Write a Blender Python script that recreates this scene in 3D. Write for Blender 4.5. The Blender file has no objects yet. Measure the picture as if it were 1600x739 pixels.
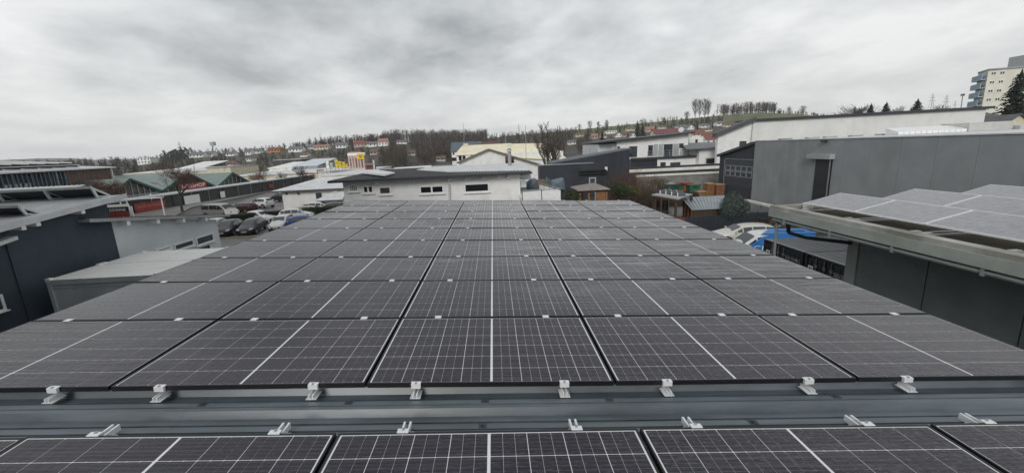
import bpy, bmesh, math, random
import numpy as np
from mathutils import Vector, Matrix
random.seed(7)
S = bpy.context.scene
COL = S.collection
# ---------------------------------------------------------------- camera
EYE = 7.8                                   # eye height above the yard
F, CX, CY = 584.48, 782.71, 342.98          # focal length and principal point of the 1600x739 photograph
PITCH, YAW, ROLL = .1881, .0129, -.0464
_cy, _sy = math.cos(YAW), math.sin(YAW)
FW = np.array([_sy*math.cos(PITCH), _cy*math.cos(PITCH), -math.sin(PITCH)])
_r = np.array([_cy, -_sy, 0]); _u = np.cross(_r, FW)
RT = _r*math.cos(ROLL)+_u*math.sin(ROLL); UP = -_r*math.sin(ROLL)+_u*math.cos(ROLL)
CAM = np.array([.09, 0, EYE])
cam = bpy.data.cameras.new('camera'); camo = bpy.data.objects.new('camera', cam); COL.objects.link(camo)
M = Matrix.Identity(4)
for i in range(3):
    M[i][0], M[i][1], M[i][2], M[i][3] = RT[i], UP[i], -FW[i], CAM[i]
camo.matrix_world = M
cam.sensor_width = 36; cam.lens = F/1600*36
cam.shift_x = (800-CX)/1600; cam.shift_y = (CY-369.5)/1600
cam.clip_start = .05; cam.clip_end = 20000
S.camera = camo
S.render.resolution_x, S.render.resolution_y = 1024, 472
# ---------------------------------------------------------------- overcast sky
W = bpy.data.worlds.new('World'); S.world = W; W.use_nodes = True
nt = W.node_tree; nt.nodes.clear()
def wn(t, **k):
    n = nt.nodes.new(t)
    for a, b in k.items(): setattr(n, a, b)
    return n
SUN_EL, SUN_AZ = 30, 198
sky = wn('ShaderNodeTexSky', sky_type='NISHITA', sun_disc=False)
sky.sun_elevation = math.radians(SUN_EL); sky.sun_rotation = math.radians(SUN_AZ)
sky.air_density = 1.5; sky.dust_density = 3
tc = wn('ShaderNodeTexCoord'); sep = wn('ShaderNodeSeparateXYZ')
nt.links.new(tc.outputs['Generated'], sep.inputs[0])
def wm(op, a, b=None, c=None):
    n = wn('ShaderNodeMath', operation=op)
    for i, v in enumerate((a, b, c)):
        if v is None: continue
        if isinstance(v, (int, float)): n.inputs[i].default_value = v
        else: nt.links.new(v, n.inputs[i])
    return n.outputs[0]
zz = wm('ADD', wm('MAXIMUM', sep.outputs[2], 0), .22)
comb = wn('ShaderNodeCombineXYZ')
nt.links.new(wm('DIVIDE', sep.outputs[0], zz), comb.inputs[0])
nt.links.new(wm('DIVIDE', sep.outputs[1], zz), comb.inputs[1])
def wnoise(scale, det, rough, off, sx=1.0, rot=0.0):
    mp = wn('ShaderNodeMapping'); mp.inputs['Location'].default_value = off
    mp.inputs['Scale'].default_value = (sx, 1, 1); mp.inputs['Rotation'].default_value = (0, 0, rot)
    nt.links.new(comb.outputs[0], mp.inputs[0])
    n = wn('ShaderNodeTexNoise'); n.inputs['Scale'].default_value = scale
    n.inputs['Detail'].default_value = det; n.inputs['Roughness'].default_value = rough
    n.inputs['Distortion'].default_value = .25
    nt.links.new(mp.outputs[0], n.inputs[0]); return n.outputs[0]
big = wnoise(.5, 3, .5, (3.1, 1.2, 0), 1., .3)
mid = wnoise(1.5, 7, .5, (7.7, 4.1, 2), 1.05, .3)
fine = wnoise(4.2, 6, .6, (1.7, 9.1, 4), 1.1, .5)
hi = wn('ShaderNodeMapRange'); hi.inputs['From Min'].default_value = .12; hi.inputs['From Max'].default_value = .55; hi.inputs['To Min'].default_value = .02; hi.inputs['To Max'].default_value = -.05
nt.links.new(sep.outputs[2], hi.inputs[0])
mixv = wm('ADD', wm('ADD', wm('ADD', wm('MULTIPLY', big, .42), wm('MULTIPLY', mid, .42)), wm('MULTIPLY', fine, .16)), hi.outputs[0])
ramp = wn('ShaderNodeValToRGB'); nt.links.new(mixv, ramp.inputs[0])
e = ramp.color_ramp.elements
e[0].position = .37; e[0].color = (.385, .41, .43, 1)
e[1].position = .60; e[1].color = (.94, .95, .955, 1)
m1 = e.new(.48); m1.color = (.655, .68, .695, 1)
# low sky: smoother, a little warmer
lowm = wn('ShaderNodeMix', data_type='RGBA')
hz = wn('ShaderNodeMapRange'); hz.inputs['From Min'].default_value = 0; hz.inputs['From Max'].default_value = .22
hz.inputs['To Min'].default_value = .7; hz.inputs['To Max'].default_value = 0
nt.links.new(sep.outputs[2], hz.inputs[0]); nt.links.new(hz.outputs[0], lowm.inputs[0])
nt.links.new(ramp.outputs[0], lowm.inputs[6]); lowm.inputs[7].default_value = (.84, .845, .83, 1)
bgc = wn('ShaderNodeBackground'); bgc.inputs[1].default_value = 1.0
nt.links.new(lowm.outputs[2], bgc.inputs[0])
bgs = wn('ShaderNodeBackground'); bgs.inputs[1].default_value = .05; nt.links.new(sky.outputs[0], bgs.inputs[0])
ms = wn('ShaderNodeMixShader'); ms.inputs[0].default_value = .96
nt.links.new(bgs.outputs[0], ms.inputs[1]); nt.links.new(bgc.outputs[0], ms.inputs[2])
wo = wn('ShaderNodeOutputWorld'); nt.links.new(ms.outputs[0], wo.inputs[0])
sl = bpy.data.lights.new('sun', 'SUN'); sl.energy = 1.5; sl.angle = math.radians(25); sl.color = (1, .97, .93)
so = bpy.data.objects.new('sun', sl); COL.objects.link(so)
so.rotation_euler = (math.radians(90-SUN_EL), 0, math.radians(180-SUN_AZ))
S.view_settings.view_transform = 'Standard'; S.view_settings.look = 'None'
S.view_settings.exposure = 0; S.view_settings.gamma = 1; S.view_settings.use_curve_mapping = False
S.render.engine = 'CYCLES'
S.cycles.max_bounces = 6; S.cycles.volume_bounces = 3; S.cycles.max_bounces = 8

# ---------------------------------------------------------------- measuring: where a sight line meets a plane
def ray(x, y): return RT*(x-CX)/F-UP*(y-CY)/F+FW
def atZ(x, y, z): d = ray(x, y); return Vector(CAM+d*(z-EYE)/d[2])
def atX(x, y, v): d = ray(x, y); return Vector(CAM+d*(v-CAM[0])/d[0])
def atY(x, y, v): d = ray(x, y); return Vector(CAM+d*v/d[1])

# ---------------------------------------------------------------- materials
MATS = {}
def mat(name, c, rough=.6, var=.12, scale=2.0, metal=0., bump=0., bscale=40., coat=0., spec=.5, stretch=(1,1,1), c2=None, world=False, dirt=0.):
    if name in MATS: return MATS[name]
    m = bpy.data.materials.new(name); m.use_nodes = True; t = m.node_tree; b = t.nodes['Principled BSDF']
    b.inputs['Roughness'].default_value = rough; b.inputs['Metallic'].default_value = metal
    b.inputs['Coat Weight'].default_value = coat; b.inputs['Specular IOR Level'].default_value = spec
    if world: cc = t.nodes.new('ShaderNodeNewGeometry').outputs['Position']
    else: cc = t.nodes.new('ShaderNodeTexCoord').outputs['Object']
    mp = t.nodes.new('ShaderNodeMapping'); mp.inputs['Scale'].default_value = stretch; t.links.new(cc, mp.inputs[0])
    n = t.nodes.new('ShaderNodeTexNoise'); n.inputs['Scale'].default_value = scale; n.inputs['Detail'].default_value = 6
    n.inputs['Roughness'].default_value = .65
    t.links.new(mp.outputs[0], n.inputs[0])
    r = t.nodes.new('ShaderNodeValToRGB'); t.links.new(n.outputs[0], r.inputs[0])
    a = c2 or tuple(x*(1-var*2) for x in c); d = c if c2 else tuple(min(1, x*(1+var)) for x in c)
    r.color_ramp.elements[0].position = .3; r.color_ramp.elements[0].color = (*a, 1)
    r.color_ramp.elements[1].position = .68; r.color_ramp.elements[1].color = (*d, 1)
    out = r.outputs[0]
    if dirt:
        n2 = t.nodes.new('ShaderNodeTexNoise'); n2.inputs['Scale'].default_value = .45; n2.inputs['Detail'].default_value = 4
        mp2 = t.nodes.new('ShaderNodeMapping'); mp2.inputs['Scale'].default_value = (1.6, 1.6, .5); t.links.new(cc, mp2.inputs[0])
        t.links.new(mp2.outputs[0], n2.inputs[0])
        rr = t.nodes.new('ShaderNodeValToRGB'); rr.color_ramp.elements[0].position = .45; rr.color_ramp.elements[1].position = .75
        rr.color_ramp.elements[0].color = (1, 1, 1, 1); rr.color_ramp.elements[1].color = (1-dirt, 1-dirt, 1-dirt*1.15, 1)
        t.links.new(n2.outputs[0], rr.inputs[0])
        mx = t.nodes.new('ShaderNodeMix'); mx.data_type = 'RGBA'; mx.blend_type = 'MULTIPLY'; mx.inputs[0].default_value = 1
        t.links.new(out, mx.inputs[6]); t.links.new(rr.outputs[0], mx.inputs[7]); out = mx.outputs[2]
    t.links.new(out, b.inputs['Base Color'])
    if bump:
        n3 = t.nodes.new('ShaderNodeTexNoise'); n3.inputs['Scale'].default_value = bscale; n3.inputs['Detail'].default_value = 4
        t.links.new(mp.outputs[0], n3.inputs[0])
        bp = t.nodes.new('ShaderNodeBump'); bp.inputs['Strength'].default_value = bump; bp.inputs['Distance'].default_value = .02
        t.links.new(n3.outputs[0], bp.inputs['Height']); t.links.new(bp.outputs[0], b.inputs['Normal'])
    MATS[name] = m; return m

# ---------------------------------------------------------------- objects
OFF = {}                                     # child meshes are written in the coordinates of this base
def tag(o, label=None, cat=None, group=None, kind=None):
    if label: o['label'] = label
    if cat: o['category'] = cat
    if group: o['group'] = group
    if kind: o['kind'] = kind
    return o
def thing(name, label, cat, loc=(0, 0, 0), rz=0., group=None):
    o = bpy.data.objects.new(name, None); COL.objects.link(o); o.empty_display_size = .2
    o.location = loc; o.rotation_euler = (0, 0, rz)
    OFF[o.name] = (Vector(loc), rz)
    return tag(o, label, cat, group)
def copy_tree(o, parent=None):
    c = o.copy(); COL.objects.link(c)
    if parent: c.parent = parent
    for ch in list(o.children): copy_tree(ch, c)
    return c
class MB:
    def __init__(s): s.v = []; s.f = []
    def add(s, vs, fs):
        n = len(s.v); s.v += [tuple(p) for p in vs]; s.f += [tuple(i+n for i in f) for f in fs]; return s
    def box(s, x0, x1, y0, y1, z0, z1):
        return s.add([(x, y, z) for z in (z0, z1) for y in (y0, y1) for x in (x0, x1)],
                     [(0, 2, 3, 1), (4, 5, 7, 6), (0, 1, 5, 4), (2, 6, 7, 3), (0, 4, 6, 2), (1, 3, 7, 5)])
    def hexa(s, b, t):                       # four bottom points, four top points
        return s.add(list(b)+list(t), [(3, 2, 1, 0), (4, 5, 6, 7)]+[(i, (i+1) % 4, (i+1) % 4+4, i+4) for i in range(4)])
    def ext(s, pts, vec):                    # any polygon pushed along a vector
        vec = Vector(vec); n = len(pts); pts = [Vector(p) for p in pts]
        return s.add(pts+[p+vec for p in pts], [tuple(range(n))[::-1], tuple(range(n, 2*n))]+[(i, (i+1) % n, (i+1) % n+n, i+n) for i in range(n)])
    def poly(s, pts): return s.add(pts, [tuple(range(len(pts)))])
    def tube(s, p, q, r, n=6, r2=None, cap=True):
        p, q = Vector(p), Vector(q); d = (q-p)
        if d.length < 1e-6: return s
        d.normalize(); a = d.cross(Vector((0, 0, 1)) if abs(d.z) < .9 else Vector((1, 0, 0))).normalized(); b = d.cross(a)
        r2 = r if r2 is None else r2
        vs = [p+(a*math.cos(t)+b*math.sin(t))*r for t in [2*math.pi*i/n for i in range(n)]]
        vs += [q+(a*math.cos(t)+b*math.sin(t))*r2 for t in [2*math.pi*i/n for i in range(n)]]
        fs = [(i, (i+1) % n, (i+1) % n+n, i+n) for i in range(n)]
        if cap: fs += [tuple(range(n))[::-1], tuple(range(n, 2*n))]
        return s.add(vs, fs)
    def bar(s, p, q, w, h):                  # square bar between two points
        p, q = Vector(p), Vector(q); d = (q-p).normalized()
        a = d.cross(Vector((0, 0, 1)) if abs(d.z) < .95 else Vector((0, 1, 0))).normalized()*w/2; b = a.cross(d).normalized()*h/2
        return s.add([p-a-b, p+a-b, p+a+b, p-a+b, q-a-b, q+a-b, q+a+b, q-a+b],
                     [(3, 2, 1, 0), (4, 5, 6, 7)]+[(i, (i+1) % 4, (i+1) % 4+4, i+4) for i in range(4)])
    def mesh(s, name, m, off=None, smooth=False, bev=0.):
        me = bpy.data.meshes.new(name); vs = s.v
        if off:
            loc, rz = off; c, sn = math.cos(-rz), math.sin(-rz)
            vs = [((x-loc.x)*c-(y-loc.y)*sn, (x-loc.x)*sn+(y-loc.y)*c, z-loc.z) for x, y, z in vs]
        me.from_pydata(vs, [], s.f); me.materials.append(m)
        bm = bmesh.new(); bm.from_mesh(me)
        if bev:
            bmesh.ops.bevel(bm, geom=bm.edges[:], offset=bev, segments=2, affect='EDGES', profile=.7, clamp_overlap=True)
        bmesh.ops.recalc_face_normals(bm, faces=bm.faces); bm.to_mesh(me); bm.free()
        if smooth: me.polygons.foreach_set('use_smooth', [True]*len(me.polygons))
        return me
    def build(s, name, m, parent=None, smooth=False, bev=0., local=False, label=None, kind=None):
        off = None
        if parent is not None and not local:
            off = OFF[parent.name]
        me = s.mesh(name, m, off, smooth, bev)
        o = bpy.data.objects.new(name, me); COL.objects.link(o)
        if parent is not None: o.parent = parent; OFF[o.name] = OFF.get(parent.name, (Vector((0, 0, 0)), 0))
        else: OFF[o.name] = (Vector((0, 0, 0)), 0)
        if label: o['label'] = label
        if kind: o['kind'] = kind
        return o
def inst(name, me, parent=None, loc=(0, 0, 0), rz=0, scale=None):
    o = bpy.data.objects.new(name, me); COL.objects.link(o); o.parent = parent; o.location = loc; o.rotation_euler = (0, 0, rz)
    if scale: o.scale = scale
    return o
def text(name, s, m, parent, origin, u, v, size, depth=.01, width=None, world=True):
    """flat lettering as a mesh: origin = lower left corner, u = reading direction, v = up"""
    cu = bpy.data.curves.new(name, 'FONT'); cu.body = s; cu.size = 1; cu.extrude = 0
    to = bpy.data.objects.new('t', cu); COL.objects.link(to); dg = bpy.context.evaluated_depsgraph_get()
    me0 = bpy.data.meshes.new_from_object(to.evaluated_get(dg)); bpy.data.objects.remove(to)
    xs = [q.co.x for q in me0.vertices]; ys = [q.co.y for q in me0.vertices]
    x0, x1, y0, y1 = min(xs), max(xs), min(ys), max(ys)
    sy_ = size/(y1-y0); sx_ = (width/(x1-x0)) if width else sy_
    u = Vector(u).normalized(); v = Vector(v).normalized(); nn = u.cross(v)
    mb = MB(); mb.v = [tuple(Vector(origin)+u*((q.co.x-x0)*sx_)+v*((q.co.y-y0)*sy_)+nn*depth) for q in me0.vertices]
    mb.f = [tuple(p.vertices) for p in me0.polygons]
    bpy.data.meshes.remove(me0)
    return mb.build(name, m, parent, local=not world)

class Wall:
    """a vertical wall through two ground points; s runs along it, o is out towards the viewer"""
    def __init__(s, p0, p1):
        s.p = Vector((p0[0], p0[1], 0)); d = Vector((p1[0], p1[1], 0))-s.p; s.len = d.length; s.u = d.normalized()
        s.n = Vector((s.u.y, -s.u.x, 0))
        if s.n.dot(Vector((CAM[0], CAM[1], 0))-s.p) < 0: s.n = -s.n
    def at(s, a, z, o=0.): p = s.p+s.u*a+s.n*o; return Vector((p.x, p.y, z))
    def px(s, x, y):
        d = Vector(ray(x, y)); c = Vector(CAM); t = (s.p-c).dot(s.n)/d.dot(s.n); q = c+d*t
        return (q-s.p).dot(s.u), q.z
    def box(s, mb, s0, s1, z0, z1, o0, o1):
        b = [s.at(s0, z0, o0), s.at(s1, z0, o0), s.at(s1, z0, o1), s.at(s0, z0, o1)]
        return mb.hexa(b, [p+Vector((0, 0, z1-z0)) for p in b])
    def shape(s, mb, pts, o0, o1): return mb.ext([s.at(a, z, o0) for a, z in pts], s.n*(o1-o0))
    def rpx(s, x0, y0, x1, y1):              # rectangle on the wall from two photo corners
        a = s.px(x0, y0); b = s.px(x1, y1); return min(a[0], b[0]), max(a[0], b[0]), min(a[1], b[1]), max(a[1], b[1])

def window(w, par, r, fm, gm, fw=.08, mull=0, sill=True, blind=None, rail=0):
    s0, s1, z0, z1 = r
    mb = MB(); o0, o1 = .002, .07
    w.box(mb, s0, s1, z1-fw, z1, o0, o1); w.box(mb, s0, s1, z0, z0+fw, o0, o1)
    w.box(mb, s0, s0+fw, z0+fw, z1-fw, o0, o1); w.box(mb, s1-fw, s1, z0+fw, z1-fw, o0, o1)
    for k in range(mull):
        c = s0+(s1-s0)*(k+1)/(mull+1); w.box(mb, c-fw/2, c+fw/2, z0+fw, z1-fw, o0, o1-.005)
    f = mb.build('window', fm, par)
    g = MB(); w.box(g, s0+fw, s1-fw, z0+fw, z1-fw, .003, .025); g.build('pane', gm, f)
    if sill:
        q = MB(); w.box(q, s0-.06, s1+.06, z0-.05, z0-.002, .003, .14); q.build('sill', fm, f)
    if blind:
        q = MB(); w.box(q, s0+fw, s1-fw, z0+fw+(z1-z0)*.45, z1-fw, .027, .034); q.build('blind', blind, f)
    return f

# base colours
white_wall = mat('white_render', (.86, .86, .85), .85, .05, 1.2, dirt=.14, world=True)
offwhite = mat('offwhite_render', (.78, .77, .71), .85, .06, 1.0, dirt=.12, world=True)
cream = mat('cream_wall', (.68, .63, .48), .85, .08, 1.0, dirt=.15, world=True)
anthra = mat('anthracite_cladding', (.030, .036, .048), .55, .12, 1.0, dirt=.2, world=True)
anthra_metal = mat('anthracite_metal', (.045, .05, .058), .45, .15, 3)
grey_wall = mat('grey_render', (.29, .305, .315), .75, .06, .7, dirt=.16, world=True)
lgrey_wall = mat('light_grey_render', (.60, .63, .645), .8, .05, .8, dirt=.14, world=True)
white_pl = mat('white_plastic', (.86, .86, .85), .4, .04, 4)
glass_d = mat('dark_glass', (.012, .015, .018), .08, .2, 1.5, spec=.7)
glass_m = mat('grey_glass', (.06, .07, .08), .1, .4, 1.0, spec=.8, world=True)
alu = mat('aluminium', (.62, .63, .64), .35, .08, 8, metal=.6)
steel = mat('galvanised_steel', (.42, .44, .45), .45, .15, 6, metal=.7)
dark_roof = mat('dark_corrugated_roof', (.07, .072, .078), .6, .2, 2)
roof_grey = mat('grey_roof', (.38, .385, .39), .7, .12, 1.0, world=True, dirt=.15)
roof_lgrey = mat('light_grey_roof', (.66, .67, .68), .65, .1, 1.0, world=True, dirt=.12)
black = mat('black_plastic', (.015, .015, .017), .5, .2, 6)
wood = mat('orange_timber', (.27, .125, .05), .6, .3, 3, stretch=(6, 6, .7))
wood_d = mat('dark_timber', (.07, .045, .032), .7, .3, 3, stretch=(6, 6, .7))
red = mat('red_print', (.33, .045, .035), .5, .15, 3)
rubber = mat('tyre_rubber', (.018, .018, .018), .8, .1, 10)
GRD = 0.
# ================================================================ our own roof and its panels
TILT = math.radians(2.70)                    # the sheets fall gently to the right
ZR = EYE-1.6305                              # height of the panel tops at x = 0
PW, PH = 1.755, 1.038                        # one panel; pitch 1.775 x 1.058
ROW0, NEAR = 2.3927, 1.9496
def roofpt(u_, v_, w_=0.): return Vector((math.cos(TILT)*u_+math.sin(TILT)*w_*0+w_*math.sin(TILT), v_, ZR-math.sin(TILT)*u_+math.cos(TILT)*w_))

def cell_material():
    m = bpy.data.materials.new('wet_solar_cell'); m.use_nodes = True; t = m.node_tree; b = t.nodes['Principled BSDF']; L = t.links
    N = t.nodes.new
    g = N('ShaderNodeNewGeometry'); tcn = N('ShaderNodeTexCoord')
    # fine silver fingers across each cell
    wv = N('ShaderNodeTexWave'); wv.wave_type = 'BANDS'; wv.bands_direction = 'Y'; wv.inputs['Scale'].default_value = 11.5
    L.new(tcn.outputs['Object'], wv.inputs[0])
    wr = N('ShaderNodeValToRGB'); wr.color_ramp.elements[0].position = .90; wr.color_ramp.elements[1].position = 1.
    wr.color_ramp.elements[0].color = (.010, .008, .014, 1); wr.color_ramp.elements[1].color = (.06, .06, .068, 1)
    L.new(wv.outputs[0], wr.inputs[0])
    oi = N('ShaderNodeObjectInfo')
    hs = N('ShaderNodeMix'); hs.data_type = 'RGBA'; hs.blend_type = 'MIX'
    mr = N('ShaderNodeMath'); mr.operation = 'MULTIPLY'; mr.inputs[1].default_value = .5; L.new(oi.outputs['Random'], mr.inputs[0]); L.new(mr.outputs[0], hs.inputs[0])
    L.new(wr.outputs[0], hs.inputs[6]); hs.inputs[7].default_value = (.016, .012, .024, 1)
    # beads and wind driven streaks of rain water
    def noise(sc, st, det=3, rough=.55, dist=0.):
        mp = N('ShaderNodeMapping'); mp.inputs['Scale'].default_value = st; L.new(g.outputs['Position'], mp.inputs[0])
        n = N('ShaderNodeTexNoise'); n.inputs['Scale'].default_value = sc; n.inputs['Detail'].default_value = det
        n.inputs['Roughness'].default_value = rough; n.inputs['Distortion'].default_value = dist; L.new(mp.outputs[0], n.inputs[0]); return n
    beads = noise(75, (1, 1, 1), 2)
    streak = noise(3.2, (.55, 7, 1), 6, .7, .6)
    patch = noise(.55, (1, 1, 1), 3)
    # sky glints on rippled water painted as pale streaks, mostly at the far right
    glint_lines = noise(1.0, (.9, 26, 1), 5, .62, .9); l2 = N('ShaderNodeMapRange'); l2.inputs['From Min'].default_value = .49; l2.inputs['From Max'].default_value = .64; l2.inputs['To Max'].default_value = .9
    L.new(glint_lines.outputs[0], l2.inputs[0])
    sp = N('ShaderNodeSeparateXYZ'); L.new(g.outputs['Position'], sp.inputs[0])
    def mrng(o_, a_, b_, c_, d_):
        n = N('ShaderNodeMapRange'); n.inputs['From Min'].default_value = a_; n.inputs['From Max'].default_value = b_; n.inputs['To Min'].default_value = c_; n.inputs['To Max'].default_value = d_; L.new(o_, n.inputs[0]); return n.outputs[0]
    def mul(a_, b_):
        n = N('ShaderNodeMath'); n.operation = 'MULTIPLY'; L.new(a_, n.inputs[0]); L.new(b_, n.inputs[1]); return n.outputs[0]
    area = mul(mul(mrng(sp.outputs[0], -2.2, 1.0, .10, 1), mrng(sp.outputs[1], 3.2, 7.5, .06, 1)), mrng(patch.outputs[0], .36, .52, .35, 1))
    glint_specks = mrng(noise(55, (.5, 1.6, 1), 2).outputs[0], .54, .70, 0, .11)  # wet highlight speckle, also painted into the colour, stronger to the right
    gm = N('ShaderNodeMath'); gm.operation = 'MAXIMUM'; L.new(mul(l2.outputs[0], area), gm.inputs[0]); L.new(mul(glint_specks, mrng(sp.outputs[0], -2.5, 2.0, .15, 1)), gm.inputs[1])
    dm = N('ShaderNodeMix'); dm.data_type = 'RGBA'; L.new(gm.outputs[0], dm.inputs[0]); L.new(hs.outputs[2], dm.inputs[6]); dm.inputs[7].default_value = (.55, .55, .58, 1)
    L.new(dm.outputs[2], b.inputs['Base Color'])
    bm_ = N('ShaderNodeMix'); bm_.data_type = 'FLOAT'; L.new(patch.outputs[0], bm_.inputs[0])
    L.new(beads.outputs[0], bm_.inputs[2]); L.new(streak.outputs[0], bm_.inputs[3])
    sx_ = N('ShaderNodeSeparateXYZ'); L.new(g.outputs['Position'], sx_.inputs[0])
    xr_ = N('ShaderNodeMapRange'); xr_.inputs['From Min'].default_value = -3.2; xr_.inputs['From Max'].default_value = 2.5; xr_.inputs['To Min'].default_value = .10; xr_.inputs['To Max'].default_value = .62
    L.new(sx_.outputs[0], xr_.inputs[0])
    bp = N('ShaderNodeBump'); L.new(xr_.outputs[0], bp.inputs['Strength']); bp.inputs['Distance'].default_value = .0032
    L.new(beads.outputs[0], bp.inputs['Height'])
    bp2 = N('ShaderNodeBump'); bp2.inputs['Strength'].default_value = .45; bp2.inputs['Distance'].default_value = .007
    sr_ = N('ShaderNodeMapRange'); sr_.inputs['From Min'].default_value = .42; sr_.inputs['From Max'].default_value = .62; sr_.inputs['To Min'].default_value = .12; sr_.inputs['To Max'].default_value = .85
    L.new(patch.outputs[0], sr_.inputs[0]); L.new(sr_.outputs[0], bp2.inputs['Strength'])
    L.new(streak.outputs[0], bp2.inputs['Height']); L.new(bp.outputs[0], bp2.inputs['Normal'])
    L.new(bp2.outputs[0], b.inputs['Normal'])
    rr = N('ShaderNodeMapRange'); rr.inputs['From Min'].default_value = .35; rr.inputs['From Max'].default_value = .7
    rr.inputs['To Min'].default_value = .08; rr.inputs['To Max'].default_value = .24
    L.new(streak.outputs[0], rr.inputs[0]); L.new(rr.outputs[0], b.inputs['Roughness'])
    b.inputs['IOR'].default_value = 1.52; b.inputs['Specular Tint'].default_value = (1., .965, 1., 1)
    return m
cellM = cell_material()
sheetW = mat('white_backsheet', (.78, .79, .80), .25, .05, 5)
frameB = mat('black_anodised_frame', (.010, .010, .012), .45, .2, 10)
frameE = mat('frame_edge', (.34, .34, .35), .35, .1, 10)
clampM = mat('clamp_aluminium', (.84, .85, .86), .35, .04, 10, metal=.25)

def panel_meshes():
    fr = MB(); w, h, t, e = PW/2, PH/2, .035, .011
    for (a, b, c, d) in ((-w, w, -h, -h+e), (-w, w, h-e, h), (-w, -w+e, -h+e, h-e), (w-e, w, -h+e, h-e)):
        fr.box(a, b, c, d, -t, 0)
    back = MB(); back.box(-w+e, w-e, -h+e, h-e, -.010, -.005)
    # 2 halves x 12 columns x 6 rows of strip cells; every third gap a little wider
    cells = []
    mg, mid = .024, .018
    halfw = w-e-mg/2-mid/2
    x = mid/2
    cw = (halfw-3*.0045-8*.0021)/12
    xs = []
    for k in range(12):
        xs.append((x, x+cw)); x += cw+(.0045 if k % 3 == 2 else .0021)
    ch = (2*(h-e)-.018-5*.0055)/6
    ys = [(-h+e+.009+k*(ch+.0055), -h+e+.009+k*(ch+.0055)+ch) for k in range(6)]
    for sgn in (-1, 1):
        for a, b in xs:
            for c, d in ys: cells.append(((a+b)/2*sgn, (c+d)/2))
    return fr.mesh('frame', frameB), back.mesh('backsheet', sheetW), cells, cw, ch
frm_me, back_me, CELLS, CWD, CHT = panel_meshes()
cm = MB(); c = .006
hx, hy = CWD/2, CHT/2
cm.v = [(-hx, -hy+.003, 0), (-hx+.002, -hy, 0), (hx-.002, -hy, 0), (hx, -hy+.003, 0), (hx, hy-.003, 0), (hx-.002, hy, 0), (-hx+.002, hy, 0), (-hx, hy-.003, 0)]
cm.v += [(x, y, -.002) for x, y, z in cm.v]
cm.f = [tuple(range(8)), tuple(range(8, 16))[::-1]]+[(i, i+8, (i+1) % 8+8, (i+1) % 8) for i in range(8)]
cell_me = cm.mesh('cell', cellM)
am = MB()
for x, y in CELLS: am.box(x-hx, x+hx, y-hy, y+hy, -.005, -.0035)
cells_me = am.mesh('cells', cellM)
# white inner line of the frame seen along the glass
def clamp_end(sgn):                           # end clamp on a short rail: sgn -1 sticks out of the near edge, +1 out of the far edge
    r = MB()
    r.box(-.036, .036, -.062, .03, -.082, -.078)
    r.box(-.017, -.009, -.060, .03, -.078, -.050); r.box(.009, .017, -.060, .03, -.078, -.050)
    k = MB(); k.box(-.033, .033, -.022, .010, .001, .006); k.box(-.033, .033, -.022, -.004, -.030, .0008)
    b = MB(); b.tube((0, -.014, .007), (0, -.014, .013), .008, 8)
    if sgn > 0:
        r = MB(); r.box(-.034, .045, -.085, .03, -.072, -.068); r.box(-.024, -.012, -.125, .03, -.068, -.030); r.box(.012, .024, -.125, .03, -.068, -.030)
        for q in (r, k, b): q.v = [(x*1, -y, z) for x, y, z in q.v]
    return r.mesh('mounting_rail', clampM), k.mesh('end_clamp', clampM), b.mesh('bolt', steel)
CE = {-1: clamp_end(-1), 1: clamp_end(1)}
mc = MB(); mc.box(-.030, .030, -.024, .024, .001, .006); mc.box(-.030, .030, -.008, .008, -.04, .0008)
mid_me = mc.mesh('middle_clamp', clampM)
word_col = ['leftmost column', 'second column from the left', 'middle column', 'second column from the right', 'rightmost column']
word_row = ['front row', 'second row', 'third row', 'fourth row', 'fifth row', 'sixth row', 'seventh row', 'eighth row', 'far end row']
def solar_panel(u_, v_, label, group, fine, clamps):
    p = roofpt(u_, v_)
    o = thing('solar_module', label, 'solar panel', p, 0, group); o.rotation_euler = (random.uniform(-.006, .006), TILT+random.uniform(-.004, .004), 0)
    inst('frame', frm_me, o); bs = inst('backsheet', back_me, o)
    if fine:
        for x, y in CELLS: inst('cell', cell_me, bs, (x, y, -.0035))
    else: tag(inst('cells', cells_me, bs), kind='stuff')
    for kind, dx, sy in clamps:
        if kind == 'mid': inst('middle_clamp', mid_me, o, (dx, PH/2+.010, 0))
        else:
            a, b, c_ = CE[sy]; r = inst('mounting_rail', a, o, (dx, sy*PH/2, 0)); inst('end_clamp', b, r); inst('bolt', c_, r)
    return o
DX = (-.525, .525)
for n in range(9):
    for c_ in range(5):
        cl = [('mid', d+random.uniform(-.012, .012), 1) for d in DX] if n < 8 else [('end', d, 1) for d in DX]
        if n == 0: cl += [('end', d+random.uniform(-.01, .01), -1) for d in DX]
        solar_panel((c_-2)*1.775, ROW0+.010+PH/2+n*1.058, 'black framed solar panel, %s, %s of the large array' % (word_row[n], word_col[c_]),
                    'solar panels of the large array', n < 2, cl)
nl = ['at the left edge of the photo, foremost strip below the roof gap', 'second from left in the foremost strip below the roof gap', 'middle of the foremost strip below the roof gap',
      'second from right in the foremost strip below the roof gap', 'at the right edge of the photo, foremost strip below the roof gap']
for k in range(5):
    solar_panel((k-2)*1.775-.012, NEAR-.010-PH/2, 'wet solar panel '+nl[k], 'solar panels nearest the camera', True,
                [('end', d+random.uniform(-.02, .02), 1) for d in DX])
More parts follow.
